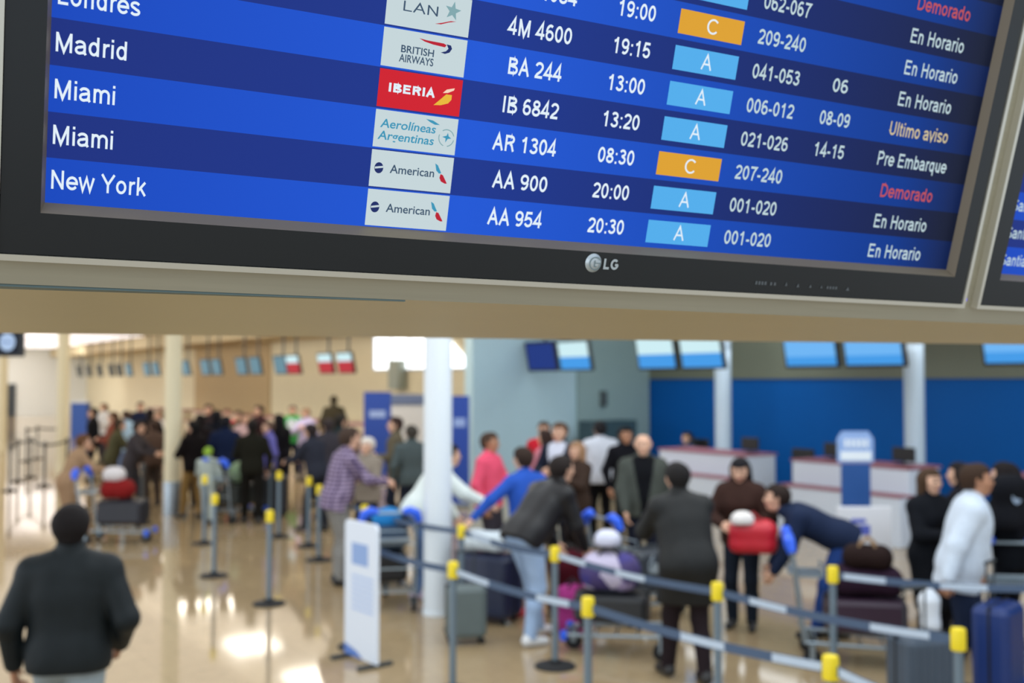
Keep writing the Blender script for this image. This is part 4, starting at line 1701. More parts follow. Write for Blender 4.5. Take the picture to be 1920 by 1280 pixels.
    out['top'] = np_mesh('jacket', [(V, Q, mi)], 2 if p.get('open') else 1)
    # trousers
    F = Field(lo, hi, h)
    tt = .013
    for a, b, ra, rb, k in TOR[:2]:
        F.cap(a, b, ra + tt * .6, rb + tt * .6, k)
    F.cut(P + up * .10, up)
    for i, (a, b, ra, rb, k) in enumerate(LEGP):
        b2 = b if i % 3 < 2 else b - unit(b - a) * .01
        F.cap(a, b2, ra + tt, rb + tt + (.006 if i % 3 == 2 else 0), k)
    V, Q = F.mesh()
    out['trousers'] = np_mesh('trousers', [(V, Q, 0)])
    # shoes
    for s in (-1, 1):
        a = ank[s]
        hb = min(h, .009)
        F = Field(a + np.array([-.09, -.13, -.10]), a + np.array([.09, .26, .08]), hb)
        F.cap(a + np.array([0, -.035, -.025]), a + np.array([s * .02, .15, -.045]), .046, .036, .02)
        F.cap(a + np.array([0, -.01, .01]), a + np.array([0, .03, -.02]), .048, .045, .02)
        F.cut((0, 0, a[2] - .073), (0, 0, -1))
        V, Q = F.mesh()
        out['shoe%d' % s] = np_mesh('shoe', [(V, Q, 0)])
    # hair
    if p['hair'] != 'bald':
        F = Field(HC - .45, HC + .25, min(h, .012))
        F.cap(Hd(0, -.030, .027), Hd(0, .010, .036), .100, .097, 0)
        F.cap(Hd(0, -.045, -.02), Hd(0, -.05, -.05), .075, .062, .03)
        if p['hair'] == 'long':
            F.cap(Hd(0, -.07, .0), Hd(0, -.10, -.28), .075, .06, .03)
            for s in (-1, 1):
                F.cap(Hd(s * .07, -.02, .0), Hd(s * .085, -.045, -.24), .042, .04, .03)
        if p['hair'] == 'bun':
            F.cap(Hd(0, -.12, .05), Hd(0, -.13, .05), .045, .045, .01)
        o_ = HC
        def face(X, Y, Z):
            dx, dy, dz = X - o_[0], Y - o_[1], Z - o_[2]
            y = dx * hf[0] + dy * hf[1] + dz * hf[2]
            z = dx * hu[0] + dy * hu[1] + dz * hu[2]
            front = np.minimum(y - .040, .060 - z)
            side = np.minimum(np.minimum(y + .012, .0 - z), 1) if p['hair'] == 'short' else -1.0
            return np.maximum(front, side)
        F.carve(face)
        if p['hair'] == 'short':
            F.cut(Hd(0, 0, -.075), -hu)
        V, Q = F.mesh()
        out['hair'] = np_mesh('hair', [(V, Q, 0)])
    out['joints'] = dict(wr=wr, sh=sh, el=el, HC=HC, P=P, nb=nb, hd=hd)
    return out


_bodies = {}
SKIN = mat('skin_light', (212, 168, 142), rough=.55, spec=.3)
SKIN_T = mat('skin_tan', (176, 128, 100), rough=.55, spec=.3)
M_eye = mat('dark_eye', (34, 26, 24), rough=.3)
M_lip = mat('lips', (164, 98, 92), rough=.5)


def person(label, px, D, H=1.74, rz=0.0, top=(40, 44, 52), bottom=(40, 46, 62), shoe=(30, 28, 28), hair=(40, 30, 24), skin=None, group=None, topmat=None, bottommat=None, topname=None, inner=(18, 19, 24), cut='jacket', hair_style='short', **pose):
    pose = dict(pose, top=cut, hair=hair_style)
    key = tuple(sorted((k, v) for k, v in pose.items()))
    if key not in _bodies:
        _bodies[key] = build_body(pose)
    B = _bodies[key]
    at = at_depth(px, HORIZON, D)
    k = H / 1.75
    def link(me, name, mats, parent):
        o = bpy.data.objects.new(name, me)
        COL.objects.link(o)
        for i, m in enumerate(mats):
            o.material_slots[i].link = 'OBJECT'
            o.material_slots[i].material = m
        if parent is not None:
            o.parent = parent
        return o
    hm = mat('hair_%d_%d_%d' % hair, hair, rough=.75, noise=.3, scale=60, bump=.3, spec=.15)
    body = link(B['person'], 'person', [skin or SKIN, M_eye, hm, M_lip], None)
    body.location = (at[0], at[1], 0)
    body.rotation_euler = (0, 0, math.radians(rz))
    body.scale = (k, k, k)
    tag(body, label, 'person', group)
    nm = topname or {'jacket': 'jacket', 'shirt': 'shirt', 'coat': 'coat', 'hoodie': 'hoodie'}.get(pose.get('top', 'jacket'), 'jacket')
    link(B['top'], nm, [topmat or cloth(*top)] + ([cloth(*inner)] if pose.get('open') else []), body)
    link(B['trousers'], 'trousers', [bottommat or cloth(*bottom)], body)
    sm = mat('shoe_%d_%d_%d' % shoe, shoe, rough=.5)
    for s in (-1, 1):
        link(B['shoe%d' % s], 'shoe', [sm], body)
    if 'hair' in B:
        link(B['hair'], 'hair', [hm], body)
    body['_k'] = k
    return body, B['joints']


def jpos(body, v):
    """joint of a figure -> world"""
    k = body['_k']
    a = body.rotation_euler[2]
    x, y, z = [q * k for q in v]
    return Vector((body.location.x + x * math.cos(a) - y * math.sin(a), body.location.y + x * math.sin(a) + y * math.cos(a), z))


def plaid():
    m = bpy.data.materials.new('purple_plaid_shirt')
    m.use_nodes = True
    nt = m.node_tree
    p = nt.nodes['Principled BSDF']
    tc = nt.nodes.new('ShaderNodeTexCoord')
    outs = []
    for ax in ('X', 'Z'):
        w = nt.nodes.new('ShaderNodeTexWave')
        w.bands_direction = ax
        w.inputs['Scale'].default_value = 7
        nt.links.new(tc.outputs['Object'], w.inputs['Vector'])
        outs.append(w.outputs['Fac'])
    ad = nt.nodes.new('ShaderNodeMath')
    ad.operation = 'ADD'
    nt.links.new(outs[0], ad.inputs[0])
    nt.links.new(outs[1], ad.inputs[1])
    cr = nt.nodes.new('ShaderNodeValToRGB')
    e = cr.color_ramp.elements
    e[0].position, e[0].color = .25, rgb(74, 60, 88)
    e[1].position, e[1].color = 1.0, rgb(176, 158, 184)
    k = e.new(.6)
    k.color = rgb(116, 98, 128)
    dv = nt.nodes.new('ShaderNodeMath')
    dv.operation = 'MULTIPLY'
    dv.inputs[1].default_value = .5
    nt.links.new(ad.outputs[0], dv.inputs[0])
    nt.links.new(dv.outputs[0], cr.inputs[0])
    nt.links.new(cr.outputs[0], p.inputs['Base Color'])
    p.inputs['Roughness'].default_value = .85
    return m


def patches(name, cols, scale=9):
    m = bpy.data.materials.new(name)
    m.use_nodes = True
    nt = m.node_tree
    p = nt.nodes['Principled BSDF']
    tc = nt.nodes.new('ShaderNodeTexCoord')
    v = nt.nodes.new('ShaderNodeTexVoronoi')
    v.inputs['Scale'].default_value = scale
    cr = nt.nodes.new('ShaderNodeValToRGB')
    cr.color_ramp.interpolation = 'CONSTANT'
    e = cr.color_ramp.elements
    e[0].color = rgb(*cols[0])
    e[1].position = .5
    e[1].color = rgb(*cols[1])
    for i, c in enumerate(cols[2:]):
        k = e.new(.62 + .15 * i)
        k.color = rgb(*c)
    nt.links.new(tc.outputs['Object'], v.inputs['Vector'])
    sx = nt.nodes.new('ShaderNodeSeparateColor')
    nt.links.new(v.outputs['Color'], sx.inputs[0])
    nt.links.new(sx.outputs[0], cr.inputs[0])
    nt.links.new(cr.outputs[0], p.inputs['Base Color'])
    p.inputs['Roughness'].default_value = .8
    return m


def leather(name, col):
    return mat(name, col, rough=.34, noise=.15, scale=25, bump=.5, spec=.5)


# the man walking away across the open floor
N = .010
person('person in a dark green-grey bomber jacket walking away across the open floor', 138, 5.5, 1.71, 12, top=(38, 46, 50), bottom=(142, 152, 156), hair=(26, 22, 22), skin=SKIN_T,
       topmat=mat('dark_bomber_fabric', (19, 26, 29), rough=.6, noise=.25, scale=14, bump=.8, spec=.25), arms=(((.10, .04, -.50), (.7, -.8, 0)), ((.06, .12, -.43), (.55, -.9, 0))), fat=1.06, legs='walk', hem=.07, thick=.028, h=N, curl=.9)
# travellers near the white column

person('person in a purple plaid shirt and grey trousers leaning towards a loaded cart', 640, 12.0, 1.84, -62, bottom=(132, 130, 126), hair=(64, 50, 42), topmat=plaid(), cut='shirt', lean=14, arms=('push', 'push'), hem=.12, thick=.018, fat=1.1)
person('person with pale grey hair and a beige scarfed jacket facing the plaid shirt', 690, 13.6, 1.62, 150, top=(134, 124, 112), hair=(206, 200, 190), fem=True, arms=('hold', 'hold'))
person('person with dark hair in an olive-grey jacket by the blue roll-up banner', 742, 16.2, 1.80, 100, top=(112, 102, 82), hair=(52, 36, 32), arms=('hold', 'down'))
person('person in a slate jacket standing half behind the white column', 772, 15.4, 1.70, 20, top=(92, 104, 106), hair=(60, 56, 50), arms=('down', 'hold'))
person('person in a white jacket and blue jeans bending forward, half hidden by the white column', 805, 11.3, 1.76, -72, top=(214, 222, 218), bottom=(100, 130, 178), shoe=(190, 172, 190), hair=(28, 26, 28), lean=34, arms=('low', 'reach'), legs='step', thick=.035, fat=1.1)
person('person in a bright pink shirt standing before the grey wall', 918, 12.5, 1.74, -112, top=(224, 84, 112), bottom=(66, 62, 70), hair=(66, 50, 40), skin=SKIN_T, cut='shirt', arms=('hold', 'down'), thick=.022, fat=1.1)
person('person in a royal blue shirt and red shoes reaching an arm down', 988, 10.4, 1.70, 38, top=(42, 82, 172), bottom=(98, 100, 112), shoe=(200, 62, 70), hair=(48, 36, 30), cut='shirt', lean=9, arms=(((.44, .16, -.40), (.6, -.3, .2)), 'low'), thick=.018, fat=1.05)
person('person with brown hair in a navy suit facing the camera behind the blue shirt', 1050, 13.5, 1.82, 150, top=(34, 38, 56), bottom=(34, 36, 48), hair=(82, 58, 44), inner=(196, 200, 214), open=True, arms=('hold', 'hold'))
person('person in a red top behind the one in the navy suit', 1020, 15.8, 1.74, 170, top=(184, 34, 48), bottom=(60, 50, 60), hair=(62, 44, 34))
person('person with long light brown hair in a dark brown top beside the navy suit', 1082, 12.9, 1.60, 130, top=(70, 54, 46), bottom=(40, 34, 34), hair=(150, 116, 88), fem=True, hair_style='long', arms=('chest', 'hold'))
person('person seen from behind in a white shirt and black trousers by the teal cabinet', 1125, 15.4, 1.76, 12, top=(206, 210, 220), bottom=(20, 20, 22), hair=(30, 28, 30), cut='shirt', arms=('hold', 'hold'), thick=.03, fat=1.15)
person('person in black beside the white shirt, in front of the teal cabinet', 1172, 14.5, 1.72, 200, top=(24, 24, 30), bottom=(22, 22, 26), hair=(24, 22, 24), skin=SKIN_T)
person('bald person in an open grey-green jacket over a black shirt facing the camera', 1205, 11.6, 1.77, 176, top=(84, 88, 82), bottom=(26, 30, 46), hair_style='bald', open=True, arms=('down', 'low'), thick=.03, fat=1.12)
person('person seen from behind in a long dark coat stooping over a luggage cart', 1282, 8.2, 1.74, 14, top=(42, 44, 44), bottom=(46, 36, 40), hair=(30, 28, 28), cut='coat', lean=20, arms=('push', 'push'), hem=.32, thick=.03, fat=1.12, legs='step', topmat=mat('dark_coat_leather', (27, 28, 28), rough=.55, noise=.3, scale=12, bump=.6, spec=.25))
person('person with long black hair in a brown fur jacket holding a red bag', 1388, 9.9, 1.64, 158, top=(66, 44, 38), bottom=(36, 44, 58), hair=(22, 20, 24), fem=True, hair_style='long', lean=8, head=(0, -20), arms=('bag', 'bag'), thick=.034, hem=.08)
woman_coat, _j = person('person with brown hair in a long black coat standing behind the hoodie man', 1740, 9.05, 1.60, 204, top=(24, 26, 32), bottom=(26, 26, 30), hair=(66, 48, 34), fem=True, hair_style='long', cut='coat', hem=.55, thick=.03, arms=('down', 'hold'))
hoodie, HJ = person('person in a pale grey hoodie and dark jeans pulling a suitcase, in profile', 1806, 7.95, 1.74, -108, top=(200, 210, 222), bottom=(40, 50, 78), hair=(58, 42, 32), skin=SKIN_T, cut='hoodie', lean=11, arms=('down', ((.14, -.20, -.50), (.4, -.8, 0))), thick=.036, fat=1.14, legs='step', hem=.16, curl=1.1)
dark_girl, DJ = person('person with long dark hair in black with a pale badge at the frame edge', 1888, 8.7, 1.68, 40, top=(18, 20, 26), bottom=(24, 26, 34), hair=(26, 20, 20), fem=True, hair_style='long', arms=('hold', 'hold'), lean=4)
person('person with dark hair partly hidden behind the pale hoodie', 1797, 9.7, 1.60, 60, top=(30, 28, 34), bottom=(30, 30, 38), hair=(28, 22, 22), fem=True, hair_style='long')
person('person in a black leather jacket, pale jeans and white sneakers bending over', 1008, 9.4, 1.82, -52, top=(44, 42, 44), bottom=(132, 158, 196), shoe=(222, 224, 226), hair=(34, 28, 26), lean=42, arms=('low', 'low'), legs='step', thick=.026, fat=1.08, topmat=mat('black_leather', (24, 23, 25), rough=.42, noise=.25, scale=16, bump=.7, spec=.3), bottommat=mat('pale_denim', (152, 176, 208), rough=.85, noise=.3, scale=5, bump=.2))
person('person in a navy jacket and blue jeans bent right over beside a luggage cart', 1537, 9.45, 1.74, 78, top=(38, 50, 80), bottom=(40, 68, 130), hair=(40, 30, 26), lean=66, arms=('low', 'low'), legs='step', thick=.03)
person('seated agent with dark hair behind the counter nearest the grey wall', 1288, 20.35, 1.72, 128, top=(74, 84, 110), bottom=(40, 44, 60), hair=(34, 28, 26), legs='sit', pelvis=.56, arms=('push', 'push'))
person('person in a tan coat with brown hair stooping as they push a loaded cart', 138, 15.4, 1.60, -52, top=(156, 126, 98), bottom=(140, 122, 108), hair=(94, 64, 42), cut='coat', hem=.45, lean=24, arms=('push', 'push'), fem=True)

# the waiting crowd further down the hall
ARCH = [dict(h=.018), dict(h=.018, arms=('hold', 'down'), legs='step'), dict(h=.018, lean=14, arms=('push', 'push'), legs='step'), dict(h=.018, fem=True, hair_style='long', arms=('hold', 'hold')), dict(h=.018, fem=True, arms=('down', 'chest'))]
CROWD = [
 # px, head row, height, archetype, facing, top, bottom, hair, label
 (176, 762, 1.72, 0, 120, (22, 22, 26), (40, 40, 46), (20, 18, 18), 'person in black standing next to the distant blue panel'),
 (196, 754, 1.72, 3, 150, (206, 204, 204), (70, 64, 70), (110, 90, 70), 'person in white in the distant queue beside the one in black'),
 (214, 770, 1.70, 1, 100, (126, 66, 52), (60, 54, 50), (84, 60, 44), 'person in a rust brown top in the distant queue'),
 (238, 770, 1.70, 4, 60, (166, 196, 220), (110, 130, 170), (70, 54, 44), 'person in a light blue top in the distant queue'),
 (264, 752, 1.78, 1, 200, (34, 42, 70), (40, 44, 60), (30, 26, 24), 'person in a navy jacket rising above the distant queue'),
 (282, 764, 1.72, 0, 30, (34, 28, 28), (50, 44, 44), (32, 26, 24), 'person in dark brown next to the navy jacket in the distant queue'),
 (299, 768, 1.66, 3, 160, (212, 204, 198), (120, 110, 104), (120, 96, 76), 'person in white right beside the steel-sleeved cream column'),
 (216, 782, 1.64, 2, -60, (92, 88, 62), (84, 78, 60), (60, 48, 36), 'person in olive pushing a cart in front of the distant queue'),
 (252, 786, 1.64, 2, -90, (76, 70, 74), (70, 66, 70), (40, 34, 32), 'person in dark grey pushing a cart in front of the distant queue'),
 (289, 790, 1.62, 0, 40, (112, 88, 76), (84, 70, 62), (62, 46, 38), 'person in a brown jacket standing just before the steel-sleeved column'),
 (364, 784, 1.68, 1, 60, (22, 16, 16), (128, 100, 58), (18, 16, 16), 'person in black with khaki trousers hard up against the cream column'),
 (376, 778, 1.74, 0, 20, (34, 26, 28), (38, 32, 32), (24, 18, 18), 'person with black hair in a dark brown jacket in the middle queue'),
 (392, 756, 1.80, 1, 170, (52, 42, 46), (40, 40, 44), (26, 20, 20), 'tallest dark-haired person in the middle queue'),
 (407, 768, 1.78, 0, 10, (22, 26, 36), (30, 32, 40), (22, 22, 26), 'broad person in a blue-black jacket seen from behind in the middle queue'),
 (424, 777, 1.74, 0, 5, (28, 40, 72), (34, 40, 54), (24, 24, 30), 'person in a navy jacket seen from behind in the middle queue'),
 (426, 764, 1.70, 4, 190, (206, 58, 76), (70, 50, 56), (80, 40, 40), 'person in a red top in the middle queue'),
 (448, 768, 1.70, 1, 150, (96, 92, 72), (70, 66, 56), (64, 50, 40), 'person in an olive jacket in the middle queue'),
 (460, 772, 1.66, 3, 200, (186, 156, 156), (90, 74, 76), (120, 90, 74), 'person in a dusty pink top in the middle queue'),
 (474, 784, 1.72, 1, 20, (34, 32, 24), (30, 28, 24), (24, 20, 18), 'person in a near-black green coat in the middle queue'),
 (486, 758, 1.78, 0, 140, (60, 36, 38), (46, 38, 40), (36, 22, 22), 'person in a maroon jacket rising above the middle queue'),
 (504, 788, 1.64, 4, 120, (104, 100, 168), (70, 66, 90), (90, 70, 60), 'person in a violet top in the middle queue'),
 (524, 780, 1.72, 3, 40, (22, 20, 26), (34, 32, 38), (20, 18, 20), 'person with long black hair beside the green shirt'),
 (549, 758, 1.76, 0, 185, (60, 150, 78), (34, 40, 56), (62, 44, 34), 'person in a green shirt with a white chest print'),
 (574, 762, 1.72, 4, 160, (182, 172, 206), (86, 82, 100), (120, 90, 66), 'person in a lilac top behind the green shirt'),
 (592, 790, 1.70, 2, 60, (52, 54, 66), (46, 48, 56), (40, 32, 32), 'person in a charcoal jacket beyond the green shirt'),
 (616, 782, 1.72, 1, 30, (70, 66, 74), (50, 52, 58), (52, 44, 44), 'person in a mauve-grey jacket behind the plaid shirt'),
 (638, 776, 1.76, 1, -40, (40, 56, 60), (44, 48, 52), (40, 36, 32), 'person in a dark teal jacket behind the plaid shirt'),
 (626, 738, 1.95, 0, 10, (76, 70, 54), (60, 56, 48), (56, 50, 38), 'tall person in a mossy jacket standing out above the crowd'),
 (664, 800, 1.70, 3, 20, (150, 136, 140), (90, 84, 84), (92, 70, 56), 'person in a dove grey top behind the plaid shirt'),
 (598, 836, 1.33, 0, 80, (62, 46, 56), (40, 38, 40), (36, 26, 26), 'child in dark plum standing by the queue posts'),
 (392, 836, 1.26, 1, 0, (166, 176, 170), (170, 178, 172), (140, 174, 62), 'child in pale grey with a lime green hood in front of the middle queue'),
 (1022, 800, 1.66, 3, 60, (190, 120, 132), (70, 60, 66), (50, 36, 32), 'person in a rosy scarf half hidden behind the navy suit'),
]
TAKEN = [(o.location.x, o.location.y) for o in S.objects if o.parent is None and o.name.split('.')[0] in ('person', 'barrier_post', 'check_in_counter', 'column')]
for px, yt, H, ar, rz, tp, bt, hr_, lab in CROWD:
    D0 = min(46.0, depth_of(yt, H))
    for dd in (0, .4, -.4, .8, -.8, 1.2, -1.2, 1.7, -1.7, 2.2, -2.2, 2.8, -2.8, 3.5, -3.5):
        q = at_depth(px, HORIZON, D0 + dd)
        if all((q[0] - x) ** 2 + (q[1] - y) ** 2 > .68 ** 2 for x, y in TAKEN) and q @ NV < 12.0:
            break
    TAKEN.append((q[0], q[1]))
    body, J = person(lab, px, D0 + dd, H, rz, top=tp, bottom=bt, hair=hr_, group='waiting crowd down the hall', **ARCH[ar])
    if 'green shirt with' in lab:
        b = MB()
        c = J['P'] + np.array([0, .175, .36])
        b.add([(c[0] + x, c[1] + .012, c[2] + z) for x, z in disc_poly(0, 0, .11, .13, 20)], [tuple(range(20))])
        b.build('chest_print', mat('white_print', (214, 224, 232), rough=.7), body, fixn=False)


# ------------------------------------------------------------------ luggage and luggage carts
M_cart = mat('cart_frame_steel', (146, 158, 166), rough=.35, metal=.75)
M_grip = mat('blue_cart_grip', (36, 92, 224), rough=.45)


def spot(px, D, z=0.0):
    p = at_depth(px, HORIZON, D)
    return (p[0], p[1], z)


def cart(px, D, rz, label):
    """local +x is where the cart rolls to; the handle is at -x"""
    o = empty('luggage_cart', spot(px, D), math.radians(rz), label, 'luggage cart', 'airport luggage carts')
    b = MB()
    for y in (-.26, .26):
        b.tube([(-.40, y, .20), (-.44, y, .60), (-.50, y, 1.0)], .016)
        b.tube([(-.40, y, .20), (.50, y * .7, .16)], .016)
    b.tube([(.50, -.182, .16), (.50, .182, .16)], .016)
    for x in (-.30, -.12, .06, .24, .40):
        b.tube([(x, -.25 + abs(x + .4) * .07, .19 - .035 * (x + .4)), (x, .25 - abs(x + .4) * .07, .19 - .035 * (x + .4))], .009, 8)
    for z in (.45, .70):
        b.tube([(-.425 - (z - .45) * .1, -.26, z), (-.425 - (z - .45) * .1, .26, z)], .009, 8)
    b.build('frame', M_cart, o, True)
    b = MB()
    b.tube([(-.50, -.27, 1.0), (-.52, -.12, 1.02), (-.52, .12, 1.02), (-.50, .27, 1.0)], .014)
    b.build('handle', M_cart, o, True)
    for y in (-.25, .25):
        b = MB()
        b.tube([(-.495, y * 1.16, .93), (-.515, y * 1.04, 1.01), (-.52, y * .75, 1.045), (-.52, y * .5, 1.03)], [.035, .05, .046, .03], 12)
        b.build('grip', M_grip, o, True)
    b = MB()
    b.box(-.52, -.44, -.20, .20, .74, .76)
    b.box(-.46, -.24, -.20, .20, .72, .735)
    b.tube([(-.24, -.2, .73), (-.24, -.2, .80), (-.24, .2, .80), (-.24, .2, .73)], .008, 8)
    b.build('basket', M_cart, o)
    for x, y in ((-.34, -.25), (-.34, .25), (.44, 0)):
        b = MB()
        b.tube([(x, y - .02, .075), (x, y + .02, .075)], .075, 18)
        w = b.build('wheel', M_rubber, o, True)
        b = MB()
        b.box(x - .02, x + .02, y - .035, y - .025, .07, .19)
        b.box(x - .02, x + .02, y + .025, y + .035, .07, .19)
        b.build('fork', M_cart, w)
    for y in (-.2, .2):
        b = MB()
        b.box(.47, .53, y * .9 - .04, y * .9 + .04, .11, .20, bev=.02)
        b.build('bumper', M_grip, o)
    return o


def suitcase(loc, rz, w, d, h, col, label, ribs=True, tilt=0.0, group='suitcases', ext=.28):
    o = empty('suitcase', loc, math.radians(rz), label, 'suitcase', group)
    o.rotation_euler = (math.radians(tilt), 0, math.radians(rz))
    m = mat('case_%d_%d_%d' % col, col, rough=.4, noise=.1, scale=8)
    b = MB()
    b.box(-w / 2, w / 2, -d / 2, d / 2, .055, h, bev=.05)
    if ribs:
        for x in np.linspace(-w * .36, w * .36, 6):
            b.box(x - .012, x + .012, -d / 2 - .006, d / 2 + .006, .11, h - .06, bev=.005)
    b.build('shell', m, o)
    b = MB()
    b.box(-w / 2 - .004, w / 2 + .004, -.008, .008, .06, h + .004)
    b.build('zip', M_black, o)
    b = MB()
    for x in (-.08, .08):
        b.tube([(x, d * .2, h - .02), (x, d * .2, h + ext)], .008, 8)
    b.tube([(-.10, d * .2, h + ext + .005), (.10, d * .2, h + ext + .005)], .014, 8)
    b.build('handle', M_dkgray, o)
    for x in (-w * .38, w * .38):
        for y in (-d * .3, d * .3):
            b = MB()
            b.tube([(x, y - .012, .028), (x, y + .012, .028)], .028, 14)
            b.build('wheel', M_rubber, o)
    return o


def soft_bag(loc, rz, w, d, h, m, label, strapm=None, cat='bag', name='travel_bag', group=None, strap=True):
    o = empty(name, loc, math.radians(rz), label, cat, group)
    F = Field((-w / 2 - .06, -d / 2 - .06, -.03), (w / 2 + .06, d / 2 + .06, h + .06), .014)
    r = min(w, d, h) * .40
    for z in (r, h - r):
        for y in (-d / 2 + r, d / 2 - r):
            F.cap((-w / 2 + r, y, z), (w / 2 - r, y, z), r, r * .96, .06)
        for x in (-w / 2 + r, w / 2 - r):
            F.cap((x, -d / 2 + r, z), (x, d / 2 - r, z), r, r, .06)
    for x in np.linspace(-w / 2 + r, w / 2 - r, 4):
        F.cap((x, 0, r), (x, 0, h - r), min(r, d * .42), min(r, d * .42), .08)
    F.cut((0, 0, 0), (0, 0, -1))
    V, Q = F.mesh()
    me = np_mesh('bag_body', [(V, Q, 0)])
    bo = bpy.data.objects.new('bag_body', me)
    COL.objects.link(bo)
    me.materials[0] = m
    bo.parent = o
    if strap:
        for y in (-d * .28, d * .28):
            b = MB()
            b.tube([(-w * .22, y, h * .7), (-w * .18, y, h + .03), (0, y * .6, h + .09), (w * .18, y, h + .03), (w * .22, y, h * .7)], .012, 8)
            b.build('strap', strapm or M_black, o, True)
    return o


M_navybag = cloth(36, 46, 78, noise=.2)
M_blackbag = cloth(20, 22, 28, noise=.25)
M_plum = cloth(52, 32, 50, noise=.25)
M_redbag = mat('red_leather', (190, 26, 44), rough=.4, noise=.1, bump=.4, scale=14)
M_flor = patches('purple_patchwork', [(70, 58, 110), (156, 142, 184), (58, 50, 120), (190, 182, 206)])

# carts, each with its load
def on(c, x, z, y=0.0):
    a = c.rotation_euler[2]
    return (c.location.x + x * math.cos(a) - y * math.sin(a), c.location.y + x * math.sin(a) + y * math.cos(a), z)


c = cart(1168, 9.05, 168, 'luggage cart with blue grips carrying a black case and a purple patterned bag')
suitcase(on(c, .10, .215), 168, .64, .40, .30, (24, 26, 30), 'black suitcase lying flat on the cart under the purple bag', ribs=False, ext=.01)
soft_bag(on(c, .12, .54), 168, .46, .34, .28, M_flor, 'purple patterned bag on top of the black case on a cart')
soft_bag(on(c, .14, .91), 160, .15, .13, .09, cloth(206, 208, 226), 'small white bag lying on the purple patterned bag', strap=False)
c = cart(1206, 10.3, 30, 'luggage cart with blue grips in front of the bald person')
suitcase(on(c, .10, .215), 30, .60, .36, .46, (52, 58, 66), 'charcoal suitcase on the cart in front of the bald person', ribs=False, ext=.01)
c = cart(1592, 8.72, -12, 'luggage cart stacked with dark plum bags next to the notice board legs')
suitcase(on(c, .10, .215), -12, .64, .42, .34, (50, 30, 48), 'dark plum suitcase lying lowest on the cart stack', ribs=False, ext=.01)
soft_bag(on(c, .12, .58), -12, .52, .36, .20, M_plum, 'dark plum soft bag in the middle of the cart stack', strap=False)
soft_bag(on(c, .13, .79), -20, .34, .26, .16, cloth(44, 30, 28), 'dark brown bag topmost on the plum cart stack', strapm=mat('tan_strap', (150, 118, 84), rough=.6))
c = cart(728, 10.9, 100, 'luggage cart with blue grips in front of the plaid shirt, behind the poster stand')
suitcase(on(c, .10, .215), 100, .60, .40, .34, (22, 22, 24), 'black suitcase on the cart behind the poster stand', ribs=False, ext=.01)
soft_bag(on(c, .12, .58), 100, .46, .36, .22, cloth(70, 88, 110), 'slate blue bag on the black case behind the poster stand', strap=False)
soft_bag(on(c, .14, .81), 80, .28, .22, .15, cloth(40, 124, 190), 'bright blue small bag topmost behind the poster stand', strap=False)
c = cart(222, 15.1, 0, 'luggage cart pushed by the person in the tan coat')
suitcase(on(c, .10, .215), 0, .66, .42, .40, (24, 24, 34), 'blue-black suitcase on the cart pushed by the tan coat', ribs=False, ext=.01)
soft_bag(on(c, .02, .64), 0, .40, .34, .24, cloth(124, 28, 28), 'dark red bag on the blue-black suitcase of the tan coat cart', strap=False)
soft_bag(on(c, -.04, .89), 0, .24, .22, .16, cloth(206, 200, 200), 'white bundle on the dark red bag of the tan coat cart', strap=False)
c = cart(446, 17.4, 60, 'luggage cart with a sage green bag in front of the middle queue')
suitcase(on(c, .10, .215), 60, .60, .40, .40, (40, 44, 40), 'dark green-grey suitcase on the cart in front of the middle queue', ribs=False, ext=.01)
soft_bag(on(c, .10, .64), 60, .34, .30, .30, cloth(140, 164, 132), 'sage green bag topmost on the cart in front of the middle queue', strap=False)
cart(1926, 8.0, -100, 'luggage cart with blue grips cut by the frame edge beside the blue suitcase')

# standing luggage
suitcase(spot(1718, 7.0), 14, .38, .28, .66, (62, 74, 88), 'slate ribbed hard-shell suitcase pulled by the hoodie man')
suitcase(spot(1864, 7.45), 48, .42, .26, .76, (14, 44, 104), 'upright deep blue suitcase beside the hoodie man', ribs=False)
suitcase(spot(916, 10.2), -30, .60, .34, .66, (28, 38, 66), 'navy suitcase at the feet of the royal blue shirt', ribs=False, ext=.004)
soft_bag(spot(914, 10.2, .69), -30, .44, .26, .16, cloth(206, 216, 222), 'pale bag on the navy suitcase under the reaching blue arm', strap=False)
suitcase(spot(874, 9.35), 10, .36, .24, .52, (92, 104, 104), 'small grey suitcase between the white column and the navy suitcase', ribs=False)
suitcase(spot(514, 18.0), 5, .50, .30, .70, (30, 32, 40), 'black upright suitcase alone beside the distant queue posts', ribs=False)
soft_bag(spot(1074, 9.75), 10, .34, .26, .40, cloth(168, 58, 128), 'magenta bag on the floor behind the pale jeans')
soft_bag(spot(1068, 10.4, .0), 10, .40, .30, .62, cloth(96, 26, 40), 'maroon bag standing behind the magenta bag')

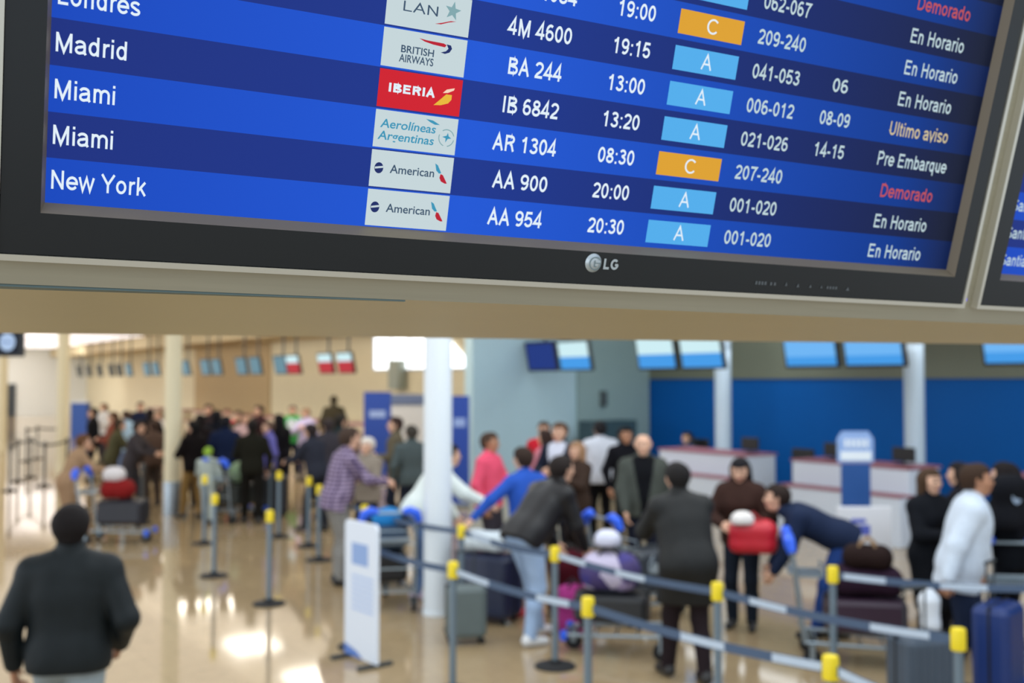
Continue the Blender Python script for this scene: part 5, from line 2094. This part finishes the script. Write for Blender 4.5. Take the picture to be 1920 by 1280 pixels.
# things in hand
def red_handbag():
    p = at_depth(1412, 1002, 9.45)
    o = soft_bag((p[0], p[1], p[2] - .16), -12, .37, .18, .27, M_redbag, 'red handbag held in both hands by the person in brown fur', name='handbag', strapm=mat('red_strap', (140, 26, 30), rough=.45))
    q = at_depth(1392, 972, 9.4)
    soft_bag((q[0], q[1], q[2] - .05), 10, .13, .08, .07, cloth(222, 216, 212), 'crumpled white tissue poking out over the red handbag', name='tissue_bundle', cat='tissue', strap=False)


red_handbag()


def white_bag():
    p = at_depth(1742, 1112, 7.55)
    F = Field((-.14, -.12, -.46), (.14, .12, .06), .011)
    F.cap((0, 0, .02), (0, 0, -.03), .022, .05, .03)
    F.cap((0, 0, -.06), (.01, 0, -.22), .075, .06, .05)
    F.cap((.01, 0, -.22), (.03, 0, -.36), .058, .045, .04)
    V, Q = F.mesh()
    me = np_mesh('bag_body', [(V, Q, 0)])
    o = bpy.data.objects.new('plastic_bag', me)
    COL.objects.link(o)
    me.materials[0] = mat('white_plastic', (220, 226, 234), rough=.35, bump=.6, scale=18)
    o.location = (p[0], p[1], p[2])
    tag(o, 'white plastic bag hanging from the hand of the hoodie man', 'bag')


white_bag()
# pale round badge on the backpack of the girl in black
p = at_depth(1893, 985, 8.45)
bp = soft_bag((p[0], p[1], p[2] - .02), 30, .30, .17, .40, cloth(26, 28, 34), 'black backpack with a pale round badge at the frame edge', name='backpack', strap=False)
b = MB()
b.add([(x, -.098, .27 + z) for x, z in disc_poly(-.04, 0, .065, .065, 20)], [tuple(range(20))])
b.build('badge', mat('pale_badge', (150, 168, 190), rough=.5), bp, fixn=False)

# blue-fronted kiosk at the head of the distant queue, and the box under the window
p = at_depth(152, HORIZON, 42)
o = empty('information_kiosk', (p[0], p[1], 0), 0, 'distant blue kiosk panel at the head of the far queue', 'kiosk')
box_obj('panel', (-.32, .32, -.2, .2, 0, 1.42), mat('kiosk_blue', (44, 84, 168), rough=.5), o, bev=.01)
box_obj('top', (-.35, .35, -.23, .23, 1.422, 1.5), M_whitep, o, bev=.01)
o = [q for q in S.objects if q.name.startswith('duct_box')][0]
m_ = mat('grey_green_box', (150, 158, 148), rough=.6)
box_obj('body', (-.12, .16, -.36, .36, 0, .95), m_, o, bev=.01)
box_obj('lid', (-.14, -.122, -.34, .34, .03, .92), m_, o, bev=.004)
